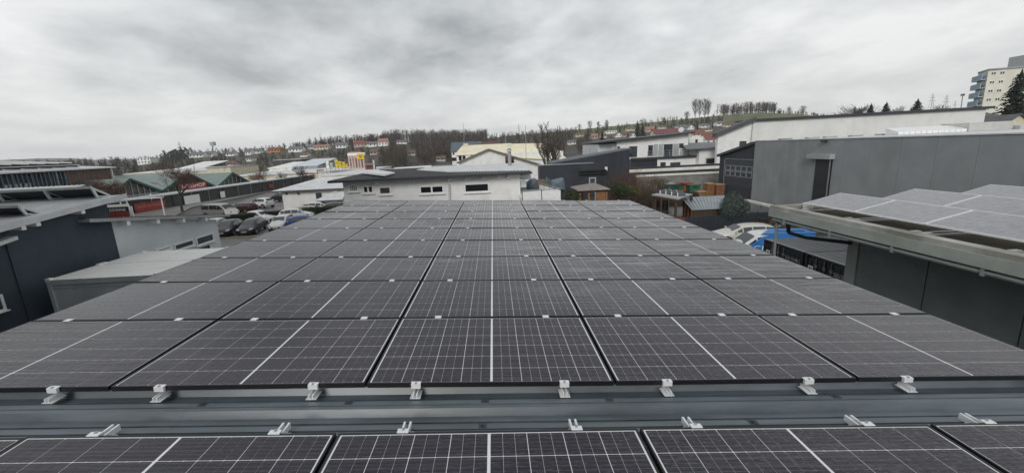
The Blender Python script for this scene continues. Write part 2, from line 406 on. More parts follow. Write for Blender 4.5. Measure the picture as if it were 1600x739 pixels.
# the hall below them: trapezoidal sheets with their ribs across the photo
sheetM = mat('blue_grey_roof_sheet', (.115, .142, .162), .36, .25, 2.2, bump=.06, bscale=8, spec=.7, stretch=(.35, 3, 1), world=True, dirt=.25)
hall = thing('solar_hall', 'low hall roofed in blue grey ribbed metal sheets carrying the large solar array', 'building', (0, 5, 0))
hw = MB(); hw.ext([(-4.40, -1.9, 0), (-4.40, -1.9, ZR-.30+.20), (4.40, -1.9, ZR-.30-.22), (4.40, -1.9, 0)], (0, 13.8, 0))
hw.build('wall', grey_wall, hall)
RZ = -.0825
per = .235
prof = [(0, -.045), (.036, -.045), (.039, -.058), (.047, -.058), (.050, -.045), (.100, -.045), (.125, 0), (.155, 0), (.158, -.012), (.166, -.012), (.169, 0), (.206, 0)]
def sheet(y0, y1, u0, u1, dz):
    mb = MB(); pts = []
    k = math.floor(y0/per)
    while k*per < y1:
        for a, z in prof:
            y = k*per+a
            if y0 <= y <= y1: pts.append((y, z))
        k += 1
    n = len(pts)
    vs = [roofpt(u0, y, RZ+z+dz) for y, z in pts]+[roofpt(u1, y, RZ+z+dz) for y, z in pts]
    vs += [v-Vector((0, 0, .0009)) for v in vs]
    fs = [(i, i+1, n+i+1, n+i) for i in range(n-1)]+[(2*n+i, 3*n+i, 3*n+i+1, 2*n+i+1) for i in range(n-1)]
    mb.add(vs, fs); return mb
seams = [-4.46, -2.1, .24, 2.9, 4.46]
ys_ = [-2.0, -.94, 0, .94, 1.88+.235, 3.05, 5.2, 7.3, 9.4, 11.98]
for i in range(4):
    for j in range(len(ys_)-1):
        sheet(ys_[j], ys_[j+1]+.03, seams[i], seams[i+1]+(.06 if i < 3 else 0), .0012*(3-i)+.0012*(len(ys_)-j)*.3).build('roof_sheet', sheetM, hall)
for sg_, e_ in ((-1, 0), (1, 0)):
    ed = MB(); p_ = roofpt(sg_*4.475, 0, -.10); ed.box(p_.x-.012, p_.x+.012, -2.0, 12.02, p_.z-.16, p_.z+.065); ed.build('verge_trim', steel, hall)
for (px_, py_) in ((340, 636), (759, 632), (958, 631), (1350, 628), (305, 671), (535, 666), (755, 664), (1188, 656)):
    q = atZ(px_, py_, ZR-.1); q = roofpt(q.x, math.floor(q.y/per)*per+.195, RZ)
    a = MB(); a.box(q.x-.028, q.x+.028, q.y-.022, q.y+.022, q.z, q.z+.006); a.tube(q+Vector((0, 0, .006)), q+Vector((0, 0, .013)), .010, 8)
    a.build('saddle_washer', anthra_metal, hall)
# ================================================================ the ground and the hills
SKY = [(-900, 300, 900, 310), (-300, 266+14, 300, 900), (0, 265, 250, 700), (200, 257, 230, 600), (300, 243, 230, 560), (400, 237, 220, 560), (480, 229, 200, 540), (560, 224, 190, 480),
       (620, 222, 180, 420), (720, 222, 190, 420), (790, 213, 230, 560), (830, 209, 260, 640), (870, 206, 260, 640), (930, 200, 230, 620), (1000, 193, 230, 620),
       (1060, 187, 230, 640), (1120, 181, 230, 680), (1180, 176.5, 240, 700), (1250, 178, 250, 700), (1300, 185, 260, 700), (1400, 192, 280, 700), (1500, 195, 300, 700), (1700, 196, 300, 700), (2600, 200, 300, 900)]
def crest_of(px, py):
    d = ray(px, py); return math.degrees(math.atan2(d[0], d[1])), d[2]/math.hypot(d[0], d[1])
AZ = []; TE = []; R0 = []; R1 = []
for px, py, a, b in SKY:
    z, t = crest_of(px, py); AZ.append(z); TE.append(t); R0.append(a); R1.append(b)
AZ = [-180]+AZ+[180]; TE = [.0]+TE+[.0]; R0 = [300]+R0+[300]; R1 = [800]+R1+[800]
_rnd = random.Random(3)
def ground_z(x, y):
    r = math.hypot(x-CAM[0], y); az = math.degrees(math.atan2(x-CAM[0], y))
    te = np.interp(az, AZ, TE); a = np.interp(az, AZ, R0); b = np.interp(az, AZ, R1)
    hc = max(EYE+te*b, 0)
    t = min(max((r-a)/(b-a), 0), 1); s = t*t*(3-2*t)*.35+t*.65
    z = hc*s
    if t >= 1: z = hc-(r-b)*.02
    if t > 0: z += (math.sin(x*.021+1)*math.cos(y*.017)+math.sin(x*.057)*math.sin(y*.049+2)*.5)*1.0*min(t*4, 1)*(1 if t < 1 else 0)*(1-t)
    return float(max(z, -60))
def on_ground(px, py):
    d = ray(px, py); t = 60.
    while t < 900:
        p = CAM+d*t
        if p[2] <= ground_z(p[0], p[1]): break
        t += 3
    return Vector((p[0], p[1], ground_z(p[0], p[1])))
def terrain():
    rs = [0, 20, 45, 80, 120, 160]+[180+i*14 for i in range(48)]+[860, 900, 960, 1100, 1400, 2000, 3000]
    azs = [i*1.5 for i in range(-120, 120)]
    azs = sorted(set([a for a in azs if abs(a) > 60]+[i*.5 for i in range(-120, 121)]))
    V = []; C_ = []; Fc = []
    n = len(azs)
    for r in rs:
        for a in azs:
            x = CAM[0]+math.sin(math.radians(a))*r; y = math.cos(math.radians(a))*r
            V.append((x, y, ground_z(x, y)))
            # land cover: 0 town / yards, 1 scrub, 2 meadow
            te_b = np.interp(a, AZ, R1); t = r/te_b
            c = (.075, .07, .055)
            if r < 190: c = (.085, .085, .085)
            elif a > 2 and t > .86: c = (.105, .135, .035)
            elif 5 < a < 50 and t > .70: c = (.095, .10, .04)
            k = _rnd.uniform(.85, 1.15); C_.append((c[0]*k, c[1]*k, c[2]*k, 1))
    for i in range(len(rs)-1):
        for j in range(n): Fc.append((i*n+j, i*n+(j+1) % n, (i+1)*n+(j+1) % n, (i+1)*n+j))
    me = bpy.data.meshes.new('ground'); me.from_pydata(V, [], Fc)
    ca = me.color_attributes.new('cover', 'FLOAT_COLOR', 'POINT'); ca.data.foreach_set('color', [q for c in C_ for q in c])
    m = mat('ground_cover', (.08, .08, .07), .9, .2, .2, bump=.3, bscale=1.5); t = m.node_tree
    at = t.nodes.new('ShaderNodeAttribute'); at.attribute_name = 'cover'
    ns = t.nodes.new('ShaderNodeTexNoise'); ns.inputs['Scale'].default_value = .05; ns.inputs['Detail'].default_value = 8
    t.links.new(t.nodes['Texture Coordinate'].outputs['Object'], ns.inputs[0])
    rr = t.nodes.new('ShaderNodeMapRange'); rr.inputs['From Min'].default_value = .3; rr.inputs['From Max'].default_value = .7; rr.inputs['To Min'].default_value = .6; rr.inputs['To Max'].default_value = 1.35
    t.links.new(ns.outputs[0], rr.inputs[0])
    mx = t.nodes.new('ShaderNodeMix'); mx.data_type = 'RGBA'; mx.blend_type = 'MULTIPLY'; mx.inputs[0].default_value = 1
    t.links.new(at.outputs['Color'], mx.inputs[6]); t.links.new(rr.outputs[0], mx.inputs[7])
    t.links.new(mx.outputs[2], t.nodes['Principled BSDF'].inputs['Base Color'])
    me.materials.append(m); me.polygons.foreach_set('use_smooth', [True]*len(me.polygons))
    tag(inst('ground', me), kind='structure')
terrain()
# far blue ridge on the left
def far_ridge(name, pts, r, mm, depth):
    mb = MB(); top = []
    for i in range(len(pts)-1):
        for k in range(8):
            f_ = k/8; px = pts[i][0]*(1-f_)+pts[i+1][0]*f_; py = pts[i][1]*(1-f_)+pts[i+1][1]*f_
            a, t = crest_of(px, py+random.uniform(-.25, .25)); a = math.radians(a)
            top.append((a, EYE+t*r))
    n = len(top)
    for a, z in top: mb.v.append((math.sin(a)*(r-depth), math.cos(a)*(r-depth), -55))
    for a, z in top: mb.v.append((math.sin(a)*r, math.cos(a)*r, z))
    for a, z in top: mb.v.append((math.sin(a)*(r+depth), math.cos(a)*(r+depth), -55))
    for i in range(n-1): mb.f += [(i, i+1, n+i+1, n+i), (n+i, n+i+1, 2*n+i+1, 2*n+i)]
    tag(mb.build(name, mm, smooth=True), kind='structure')
ridgeM = mat('winter_woodland_hill', (.085, .095, .10), .95, .3, .004, stretch=(1, 1, 3))
far_ridge('hills', [(-700, 270), (-300, 258), (-60, 252.5), (0, 250.5), (60, 247.5), (110, 247.5), (150, 250), (200, 248.5), (250, 246.5), (300, 247), (380, 246), (520, 240)], 2900, ridgeM, 700)
asphalt = mat('wet_asphalt', (.06, .06, .062), .42, .25, .9, bump=.25, bscale=60, world=True)
asphalt2 = mat('brown_grey_asphalt', (.19, .17, .17), .5, .2, .6, bump=.2, bscale=60, world=True)
pave = mat('concrete_paving', (.23, .225, .21), .8, .15, 1.5, bump=.2, bscale=30, world=True)
line = mat('road_paint', (.55, .55, .53), .6, .1, 6)
yellow_line = mat('ochre_kerb', (.42, .36, .22), .8, .15, 3, world=True)
def sheet_on(name, pts, z, m, kind='structure'):
    mb = MB(); mb.ext([(x, y, z-.05) for x, y in pts], (0, 0, .05)); return tag(mb.build(name, m), kind=kind)
sheet_on('car_park', [(-36, 30), (-12, 30), (-12, 62), (-24, 62), (-58, 108), (-66, 108), (-50, 52)], .012, asphalt2)
sheet_on('yard', [(5, -4), (34, -4), (34, 54), (5, 54)], .010, asphalt)
sheet_on('gravel_yard', [(15, 37.5), (31, 38.5), (31, 56), (17, 56)], .016, pave)
sheet_on('road', [(-60, 56), (-46, 44), (-42.5, 51), (-60, 110), (-66, 110)], .017, asphalt)
sheet_on('pavement', [(-58.4, 57), (-47, 50), (-45.6, 52), (-53, 66), (-54.2, 95), (-57, 95)], .14, pave)
kb = MB()
kb.bar((-29.8, 37.6, .07), (-20.0, 38.4, .07), .14, .16); tag(kb.build('kerb', yellow_line), kind='structure')
for i in range(7):
    x = -30.3+i*2.45; m_ = MB(); m_.bar((x+.9, 38.6, .018), (x-.2, 43.6, .018), .10, .008)
    tag(m_.build('road_marking', line), kind='structure')

# ================================================================ planting
bark = mat('grey_bark', (.085, .07, .058), .9, .3, 5, bump=.4, bscale=20)
twig_red = mat('reddish_twigs', (.14, .075, .055), .9, .3, 2)
twig_brown = mat('brown_twigs', (.095, .072, .055), .9, .3, 2)
twig_grey = mat('grey_twigs', (.115, .10, .088), .9, .3, 2)
needle = mat('dark_needles', (.020, .034, .022), .9, .35, 2, c2=(.010, .018, .012))
leafg = mat('green_leaves', (.040, .060, .022), .85, .3, 3, c2=(.018, .030, .012))
leafy = mat('yellow_green_leaves', (.13, .125, .035), .85, .3, 3, c2=(.05, .05, .02))
silver = mat('silver_green_needles', (.11, .145, .115), .85, .3, 4, c2=(.03, .045, .035))
def tree_meshes(seed, h, spread, levels=5, trunk=.03, first=.3, up=.5, tw=.006, splits=3):
    """bare winter tree: (trunk mesh builder, crown mesh builder), base at the origin"""
    R = random.Random(seed); T = MB(); Cn = MB()
    def grow(p, d, L, r, lv):
        segs = 3 if lv < 2 else 2; q = p
        for i in range(segs):
            d = (d+Vector((R.uniform(-1, 1), R.uniform(-1, 1), R.uniform(-.3, .6)*up))*.16).normalized()
            nq = q+d*L/segs; r2 = r*(.86 if lv else .9)
            if lv < 2: T.tube(q, nq, r, 6, r2, False)
            else: Cn.tube(q, nq, max(r, tw), 3, max(r2, tw), False)
            if lv and lv < levels and i < segs-1:
                side(nq, d, L*.6, r2*.55, lv+1)
            q = nq; r = r2
        if lv < levels:
            for k in range(splits if lv else splits+2): side(q, d, L*R.uniform(.58, .82), r*R.uniform(.55, .75), lv+1)
    def side(q, d, L, r, lv):
        a = R.uniform(0, 6.283); v = Vector((math.cos(a), math.sin(a), 0))*spread+Vector((0, 0, up*R.uniform(.5, 1.2)))
        grow(q, (d*.75+v*.85).normalized(), L, r, lv)
    grow(Vector((0, 0, 0)), Vector((0, 0, 1)), h*first, h*trunk, 0)
    zs = [v[2] for v in Cn.v]; k = h/max(zs)
    for m_ in (T, Cn): m_.v = [(x*k, y*k, z*k) for x, y, z in m_.v]
    return T, Cn
TREES = {}
def bare_tree(name, label, p, h, key, tm, group=None, spread=.7, up=.5, levels=5, first=.3, tw=.006, splits=3, wide=1.):
    k = (key, tm.name)
    if k not in TREES:
        T, Cn = tree_meshes(key, 10, spread, levels, .018, first, up, tw, splits)
        TREES[k] = (T.mesh('trunk', bark), Cn.mesh('crown', tm))
    o = thing(name, label, 'tree', p, random.uniform(0, 6), group); s = h/10
    inst('trunk', TREES[k][0], o, scale=(s*wide, s*wide, s)); inst('crown', TREES[k][1], o, scale=(s*wide, s*wide, s)); return o
def far_tree_meshes(seed, slim, low=.16):
    R = random.Random(seed); T = MB(); Cn = MB(); T.tube((0, 0, 0), (R.uniform(-.2, .2), 0, 5), .16, 5, .10, False); T.tube((0, 0, 4.9), (R.uniform(-.4, .4), R.uniform(-.3, .3), 9.4), .10, 4, .03, False)
    for i in range(150):
        f = low+(.97-low)*R.random(); a = R.uniform(0, 6.283); env = math.sin(math.pi*min(1, (f-low)/(1.02-low)*.85+.15))**.6
        env *= R.uniform(.55, 1.1)*(1+.25*math.sin(a*2+seed)); L = (1.2 if slim else 3.3)*env
        d = Vector((math.cos(a), math.sin(a), (1.6 if slim else .75)+R.uniform(-.2, .4))).normalized(); p = Vector((0, 0, f*8.6)); q = p+d*L*.55; e = q+(d+Vector((0, 0, .35))).normalized()*L*.5
        Cn.tube(p, q, .045, 3, .03, False); Cn.tube(q, e, .03, 3, .014, False)
        for k in range(5):
            b0 = p.lerp(e, R.uniform(.35, .95)); dd = (d+Vector((R.uniform(-1, 1), R.uniform(-1, 1), R.uniform(-.3, 1)))*.8).normalized(); Cn.tube(b0, b0+dd*L*R.uniform(.2, .4), .02, 3, .010, False)
    return T, Cn
def far_tree(label, p, h, key, tm, group=None, slim=False, wide=1.):
    k = ('far', key, tm.name, slim)
    if k not in TREES: T, Cn = far_tree_meshes(key, slim); TREES[k] = (T.mesh('trunk', bark), Cn.mesh('crown', tm))
    o = thing('bare_tree', label, 'tree', p, random.uniform(0, 6), group); s = h/10
    inst('trunk', TREES[k][0], o, scale=(s*wide, s*wide, s)); inst('crown', TREES[k][1], o, scale=(s*wide, s*wide, s)); return o
def conifer_meshes(seed, layers=30, w=.26, n=22, shape=1.0):
    R = random.Random(seed); T = MB(); T.tube((0, 0, 0), (0, 0, 9.6), .22, 7, .02); Cn = MB()
    for i in range(layers):
        t = i/layers; z = .7+t*8.9; r = 10*w*(1-t)**shape*R.uniform(.82, 1.15)+.15
        for k in range(n):
            a = R.uniform(0, 6.283); rr = r*R.uniform(.7, 1.1); d = Vector((math.cos(a), math.sin(a), 0)); s = Vector((-d.y, d.x, 0))
            for q in range(4):
                f0 = .25+q*.19; c0 = d*rr*f0+Vector((0, 0, z-rr*f0*.30+R.uniform(-.25, .25))); wq = rr*.17*R.uniform(.6, 1.2)
                tip = c0+d*rr*.26+Vector((0, 0, R.uniform(-.35, .1)*(.4+rr*.3)))
                Cn.add([c0-s*wq, c0+s*wq+Vector((0, 0, .12)), tip+s*R.uniform(-.2, .2)], [(0, 1, 2)])
    for k in range(12):
        a = k*.52; Cn.add([(0, 0, 10.1), (math.cos(a)*.16, math.sin(a)*.16, 9.2), (math.cos(a+.5)*.16, math.sin(a+.5)*.16, 9.3)], [(0, 1, 2)])
    return T.mesh('trunk', bark), Cn.mesh('crown', needle)
CON = {}
def conifer(label, p, h, seed=0, wide=1., group=None, w=.26, shape=1.):
    k = (seed, w, shape)
    if k not in CON: CON[k] = conifer_meshes(seed, w=w, shape=shape)
    o = thing('conifer', label, 'tree', p, random.uniform(0, 6), group); s = h/10
    inst('trunk', CON[k][0], o, scale=(s*wide, s*wide, s)); inst('crown', CON[k][1], o, scale=(s*wide, s*wide, s)); return o
def leaf_mass(mb, c, rx, ry, rz, n, size, R=random, bottom=-.9):
    lobes = [(R.uniform(-.5, .5), R.uniform(-.5, .5), R.uniform(-.2, .5), R.uniform(.45, .7)) for _ in range(7)]
    for i in range(n):
        lx, ly, lz, lr = R.choice(lobes); v = Vector((R.gauss(0, 1), R.gauss(0, 1), R.gauss(0, 1))).normalized()*lr*R.uniform(.75, 1.08)
        p = Vector((c[0]+(lx+v.x)*rx, c[1]+(ly+v.y)*ry, c[2]+max(lz+v.z, bottom)*rz))
        a = Vector((R.gauss(0, 1), R.gauss(0, 1), R.gauss(0, 1))).normalized(); b = a.cross(v).normalized() if a.cross(v).length > .01 else Vector((1, 0, 0))
        s = size*R.uniform(.6, 1.4); mb.add([p-a*s, p+b*s*.5, p+a*s, p-b*s*.5], [(0, 1, 2, 3)])
def bush(name, label, c, rx, ry, rz, n, size, m, cat='bush', group=None):
    o = thing(name, label, cat, (c[0], c[1], 0), 0, group); R = random.Random(int(abs(c[0])*100))
    st = MB()
    for k in range(9):
        a = R.uniform(0, 6.283); st.tube((c[0], c[1], 0), (c[0]+math.cos(a)*rx*.6, c[1]+math.sin(a)*ry*.6, c[2]+R.uniform(-.2, .5)*rz), .03, 4, .008)
    st.build('stem', bark, o)
    mb = MB(); leaf_mass(mb, c, rx, ry, rz, n, size, R); mb.build('foliage', m, o); return o
def twig_bush(name, label, c, rx, ry, h, n, m, cat='bush'):
    o = thing(name, label, cat, (c[0], c[1], 0)); R = random.Random(5); mb = MB()
    for i in range(n):
        a = R.uniform(0, 6.283); r = math.sqrt(R.random()); x, y = c[0]+math.cos(a)*r*rx, c[1]+math.sin(a)*r*ry
        hh = h*(1-.5*r*r)*R.uniform(.6, 1.05); p = Vector((x, y, c[2])); d = Vector((R.uniform(-.3, .3), R.uniform(-.3, .3), 1)).normalized()
        for k in range(3):
            q = p+d*hh/3; mb.tube(p, q, .014-.003*k, 3, .011-.003*k, False)
            for j in range(2):
                e_ = (d+Vector((R.uniform(-1, 1), R.uniform(-1, 1), R.uniform(0, .6)))*.8).normalized(); mb.tube(q, q+e_*hh*.25, .006, 3, .004, False)
            p = q; d = (d+Vector((R.uniform(-.3, .3), R.uniform(-.3, .3), 0))).normalized()
    mb.build('stem', m, o); return o
# ================================================================ left: workshop, grey wing, office containers
dw = thing('workshop', 'dark blue rendered workshop with tilted solar racks on its pale roof, left edge', 'building', (-26, 16, 0))
XW = -22.
a0 = atX(28, 356.5, XW); a1 = atX(166, 318, XW)
sl_ = (a1.z-a0.z)/(a1.y-a0.y)
zw = lambda y: a1.z+(y-a1.y)*sl_
YC = 21.55
wb = MB(); wb.ext([(XW, 2, 0), (XW, YC, 0), (XW, YC, zw(YC)-.02), (XW, 2, zw(2)-.02)], (-26, 0, 0))
dblue = mat('dark_blue_render', (.052, .070, .092), .8, .10, .9, world=True, dirt=.22)
wb.build('wall', dblue, dw)
w_ = Wall((XW, 2), (XW, YC))
r1 = w_.px(0, 458); r2 = w_.px(9, 484)
window(w_, dw, (r2[0]-1.5, r2[0], r2[1], r1[1]-.05), white_pl, glass_m, .09)
# pilaster / downpipe seam in the wall
pp = MB(); s_ = w_.px(33, 440)[0]; w_.box(pp, s_-.16, s_+.16, .3, zw(2+s_)-.3, .002, .05); pp.build('pilaster', dblue, dw)
# roof slab: its pale verge follows the wall top
rf = MB(); XE = -21.35
e0 = atX(0, 353, XE); e1 = atX(196, 303, XE); sr = (e1.z-e0.z)/(e1.y-e0.y)
zr = lambda y: e1.z+(y-e1.y)*sr
rf.ext([(XE-.04, e0.y-6, zr(e0.y-6)-.24), (XE-.04, e1.y, zr(e1.y)-.24), (XE-.04, e1.y, zr(e1.y)-.04), (XE-.04, e0.y-6, zr(e0.y-6)-.04)], (-27, 0, 0))
rf.build('roof', roof_lgrey, dw)
vt = MB(); vt.ext([(XE, e0.y-6, zr(e0.y-6)-.27), (XE, e1.y+.05, zr(e1.y+.05)-.27), (XE, e1.y+.05, zr(e1.y+.05)+.01), (XE, e0.y-6, zr(e0.y-6)+.01)], (-.038, 0, 0)); vt.build('verge', roof_lgrey, dw)
for q, (px, py) in enumerate(((121, 331), (50, 350), (27, 357))):
    p = atX(px, py, XW+.3); b = MB(); b.box(XW+.02, XE-.05, p.y-.09, p.y+.09, zr(p.y)-.46, zr(p.y)-.275); b.build('purlin', white_pl, dw)
# lower canopy edge left
cp = MB(); q0 = atX(0, 384, -21.5); q1 = atX(29, 374, -21.5); cp.ext([(-21.5, q0.y-3, q0.z-.6), (-21.5, q1.y, q1.z), (-21.5, q1.y, q1.z+.16), (-21.5, q0.y-3, q0.z-.44)], (-.498, 0, 0)); cp.build('canopy', roof_lgrey, dw)
rackM = mat('white_rack_frame', (.66, .67, .66), .5, .06, 5)
backM = mat('panel_underside', (.07, .073, .08), .5, .2, 2)
def rack(name, label, hi, lo, x1, postpx, n=6):
    P = atX(*hi, x1); Q = atX(*lo, x1); o = thing(name, label, 'solar rack', (x1-8, (P.y+Q.y)/2, zr(P.y)), 0, 'solar racks on the workshop roof')
    d = Q-P
    for i in range(n):
        xa, xb = x1-.06-i*2.6, x1-.06-(i+1)*2.6+.05
        pb = MB(); up = Vector((0, -d.z, d.y)).normalized()*.035
        pb.ext([(xa, P.y, P.z-.06), (xa, Q.y, Q.z-.06), (xb, Q.y, Q.z-.06), (xb, P.y, P.z-.06)], up); pb.build('panel', backM, o)
    fr_ = MB(); fr_.bar((x1, P.y, P.z), (x1-n*2.6, P.y, P.z), .09, .13); fr_.build('top_rail', rackM, o)
    fr_ = MB(); fr_.bar((x1, Q.y, Q.z), (x1-n*2.6, Q.y, Q.z), .06, .07); fr_.build('bottom_rail', rackM, o)
    for i in range(n+1):
        x = x1-i*2.6*1.0
        b = MB(); b.bar((x, P.y, P.z-.05), (x, P.y+.18, zr(P.y+.18)+.0), .10, .10); b.build('post', rackM, o)
        b = MB(); b.bar((x, P.y, P.z-.04), (x, Q.y, Q.z-.02), .09, .09); b.build('rafter', rackM, o)
        b = MB(); b.bar((x, P.y+.2, zr(P.y+.2)+.05), (x, Q.y, Q.z-.04), .05, .06); b.build('foot_beam', rackM, o)
rack('solar_rack', 'far white framed solar rack, nearest the pointed end of the workshop roof', (143, 293), (171, 305), -22.3, None)
rack('solar_rack', 'near white framed solar rack beside the left edge of the photo on the workshop roof', (30, 322), (70, 335), -22.3, None)
# pale corrugated canopy behind the racks
sh = thing('canopy', 'pale corrugated canopy roof just behind the workshop racks', 'canopy', (-52, 42, 0))
q = atY(0, 300, 40); q2 = atY(110, 296, 40); z_ = q2.z
b = MB(); b.ext([(q.x-9, 39.7, z_), (q2.x, 39.7, z_), (q2.x-4.2, 45.5, z_+.08), (q.x-14, 45.5, z_+.08)], (0, 0, .07)); b.build('roof', roof_lgrey, sh)
k = 0
while q2.x-.2-k*.6 > q.x-9:
    xx = q2.x-.15-k*.6; b = MB(); b.bar((xx, 39.7, z_+.09), (xx-4.4, 45.5, z_+.17), .09, .05); b.build('rib', white_pl, sh)
    if k % 8 == 1: b = MB(); b.box(xx-.08, xx+.08, 42, 42.16, 0, z_); b.build('post', steel, sh)
    k += 1

# grey wing
gw = thing('wing_building', 'grey rendered wing with slanted roof and white framed windows beside the dark workshop', 'building', (-26, 26, 0))
ye = atX(339, 350, XW).y; zt0 = atX(164, 343, XW).z; zt1 = atX(338, 343, XW).z
b = MB(); b.ext([(XW+.01, YC+.01, 0), (XW+.01, ye, 0), (XW+.01, ye, zt1), (XW+.01, YC+.01, zt0)], (-9, 0, 0)); b.build('wall', mat('wing_pale_render', (.70, .74, .76), .8, .04, .8, dirt=.1, world=True), gw)
wg = Wall((XW+.01, YC), (XW+.01, ye))
for (xa, ya, xb, yb) in ((331.6, 363.4, 307, 385), (301, 372.9, 272.6, 393), (266.6, 383, 244, 396)):
    p = wg.px(xa, ya); q = wg.px(xb, yb)
    window(wg, gw, (q[0], p[0], q[1], p[1]), white_pl, glass_m, .10, 0)
p = wg.px(326, 383); q = wg.px(309, 395); window(wg, gw, (q[0], p[0], q[1]-.3, p[1]), anthra_metal, glass_d, .06)
p0 = atX(186, 345, XE); p1 = atX(360, 338, XE)
rf = MB(); rf.ext([(XE, p0.y-1.5, p0.z-.02+(p0.z-p1.z)/(p1.y-p0.y)*1.5), (XE, p1.y, p1.z-.02), (XE, p1.y, p1.z+.16), (XE, p0.y-1.5, p0.z+.16+(p0.z-p1.z)/(p1.y-p0.y)*1.5)], (-10.4, 0, 0)); rf.build('roof', roof_grey, gw)
feltM = mat('dark_roof_felt', (.075, .078, .08), .6, .25, 1.5, world=True)
rf = MB(); dz_ = (p0.z-p1.z)/(p1.y-p0.y)
rf.ext([(XE-.3, p0.y-1.4, p0.z+.165+dz_*1.4), (XE-.3, p1.y-.1, p1.z+.165), (XE-.3, p1.y-.1, p1.z+.225), (XE-.3, p0.y-1.4, p0.z+.225+dz_*1.4)], (-9.8, 0, 0)); rf.build('roof_felt', feltM, gw)
for px in (192, 240, 281, 317):
    p = atX(px, 347, XW+.3); zz_ = p0.z-.02+dz_*(p0.y-p.y); b = MB(); b.box(XW+.03, XE-.03, p.y-.1, p.y+.1, zz_-.26, zz_-.01); b.build('purlin', white_pl, gw)

# office containers
cpaint = mat('container_light_paint', (.66, .71, .73), .55, .08, 1.2, world=True, dirt=.15)
ctop = mat('container_cream_roof', (.90, .89, .85), .6, .02, 1.5, world=True, dirt=.06)
for k, (ya, yb, lab) in enumerate(((17.15, 19.60, 'pale grey office container nearest the camera, white roof with an even edge'), (19.66, 22.1, 'pale office container behind the first, against the dark workshop and grey wing'))):
    o = thing('office_container', lab, 'container', (-18.5, ya, 0), 0, 'office containers beside the workshop'); XA, XB = -21.15, -15.9
    b = MB(); b.box(XA+.08, XB-.08, ya+.06, yb-.06, .1, 2.55); b.build('wall', cpaint, o)
    for x in (XA, XB-.16):
        for y in (ya, yb-.16): b = MB(); b.box(x, x+.16, y, y+.16, 0, 2.44); b.build('corner_post', lgrey_wall, o)
    b = MB(); b.box(XA, XB, ya, ya+.12, 2.45, 2.66); b.build('roof_beam', cpaint, o)
    b = MB(); b.box(XA, XB, yb-.12, yb, 2.45, 2.66); b.build('roof_beam', cpaint, o)
    b = MB(); b.box(XA+.02, XB-.02, ya+.13, yb-.13, 2.56, 2.675); b.build('roof', ctop, o)
    b = MB(); b.box(XA, XB, ya-.01, yb+.01, 2.662, 2.70)
    b.v = b.v
    b.build('roof_cap', ctop, o)
    for x in (XA, XB-.2):
        for y in (ya-.02, yb-.18): b = MB(); b.box(x-.01, x+.2, y, y+.2, 2.60, 2.76); b.build('corner_casting', ctop, o)
    for i in range(10):
        x = XA+.45+i*.5
        b = MB(); b.box(x, x+.035, ya+.05, yb-.05, 2.695, 2.712); b.build('roof_seam', ctop, o)
    b = MB(); b.box(XA+.16, XB-.16, ya+.04, ya+.065, 2.25, 2.30); b.build('gutter', lgrey_wall, o)

# far hall with rows of panels
A = (-61.5, 44); B = atY(171, 262, 76); B = (B.x, B.y)
fh = thing('industrial_hall', 'long dark glazed hall with rows of solar panels on its roof, far left', 'building', (B[0], B[1], 0))
wf = Wall(A, B); ztop = 7.72; dn = -wf.n
hbw = mat('hall_brown_wall', (.10, .085, .08), .7, .15, .8, world=True)
b = MB(); wf.shape(b, [(-14, 0), (wf.len, 0), (wf.len, ztop-.2), (-14, ztop-.2)], -26, 0); b.build('wall', hbw, fh)
colM = mat('hall_blue_column', (.08, .115, .14), .5, .2, 2, world=True); colP = mat('hall_pale_panel', (.33, .36, .37), .6, .15, 2, world=True)
redc = mat('hall_red_brown_cladding', (.14, .09, .075), .8, .15, 1, world=True)
n = 52; stp = (wf.len+14)/n
for i in range(n):
    s0 = -14+i*stp
    if i < n-15:
        g = MB(); wf.box(g, s0+.12, s0+stp-.1, 1.0, ztop-.5, .01, .06); g.build('pane', glass_m if i % 4 else colM, fh)
        b = MB(); wf.box(b, s0-.1, s0+.12, 0, ztop-.22, .01, .22); b.build('column', colP if i == 34 else colM, fh)
    else: b = MB(); wf.box(b, s0, s0+stp-.08, 0, ztop-.22, .01, .08); b.build('cladding_panel', redc, fh)
for px in (8, 25, 40):
    s0 = wf.px(px, 285)[0]; b = MB(); wf.box(b, s0-.5, s0+.7, 4.6, 6.0, .07, .12); b.build('wall_panel', colP, fh)
b = MB(); wf.box(b, wf.len-.25, wf.len+.1, 0, ztop-.1, -.1, .3); b.build('corner_post', white_pl, fh)
RS = 2.3/26
def rp(s, d, h=0.): q_ = wf.at(s, ztop+h+d*RS, -d); return q_
b = MB(); b.ext([rp(-14.5, -.8, -.2), rp(wf.len+.6, -.8, -.2), rp(wf.len+.6, 26, -.2), rp(-14.5, 26, -.2)], (0, 0, .2)); b.build('roof', roof_lgrey, fh)
for i in range(13):
    s0 = wf.len-7.5-i*3.5
    if s0 < -13: break
    for j in range(4):
        d0, d1 = 1.2+j*6.1, 1.2+(j+1)*6.1-.35
        o1 = MB(); o1.ext([rp(s0, d0, .12), rp(s0, d1, .12), rp(s0-2.0, d1, .80), rp(s0-2.0, d0, .80)], (0, 0, .05)); o1.build('solar_row', backM, fh)
    o1 = MB(); o1.bar(rp(s0-2.02, 1, .86), rp(s0-2.02, 25, .86), .16, .16); o1.build('row_rail', rackM, fh)
    o1 = MB(); o1.bar(rp(s0+.05, 1, .14), rp(s0+.05, 25, .14), .12, .12); o1.build('row_rail', rackM, fh)
for j in range(5):
    d0 = 1.+j*6.05; o1 = MB(); o1.bar(rp(-13, d0, .5), rp(wf.len-7.2, d0, .5), .10, .10); o1.build('cross_rail', rackM, fh)

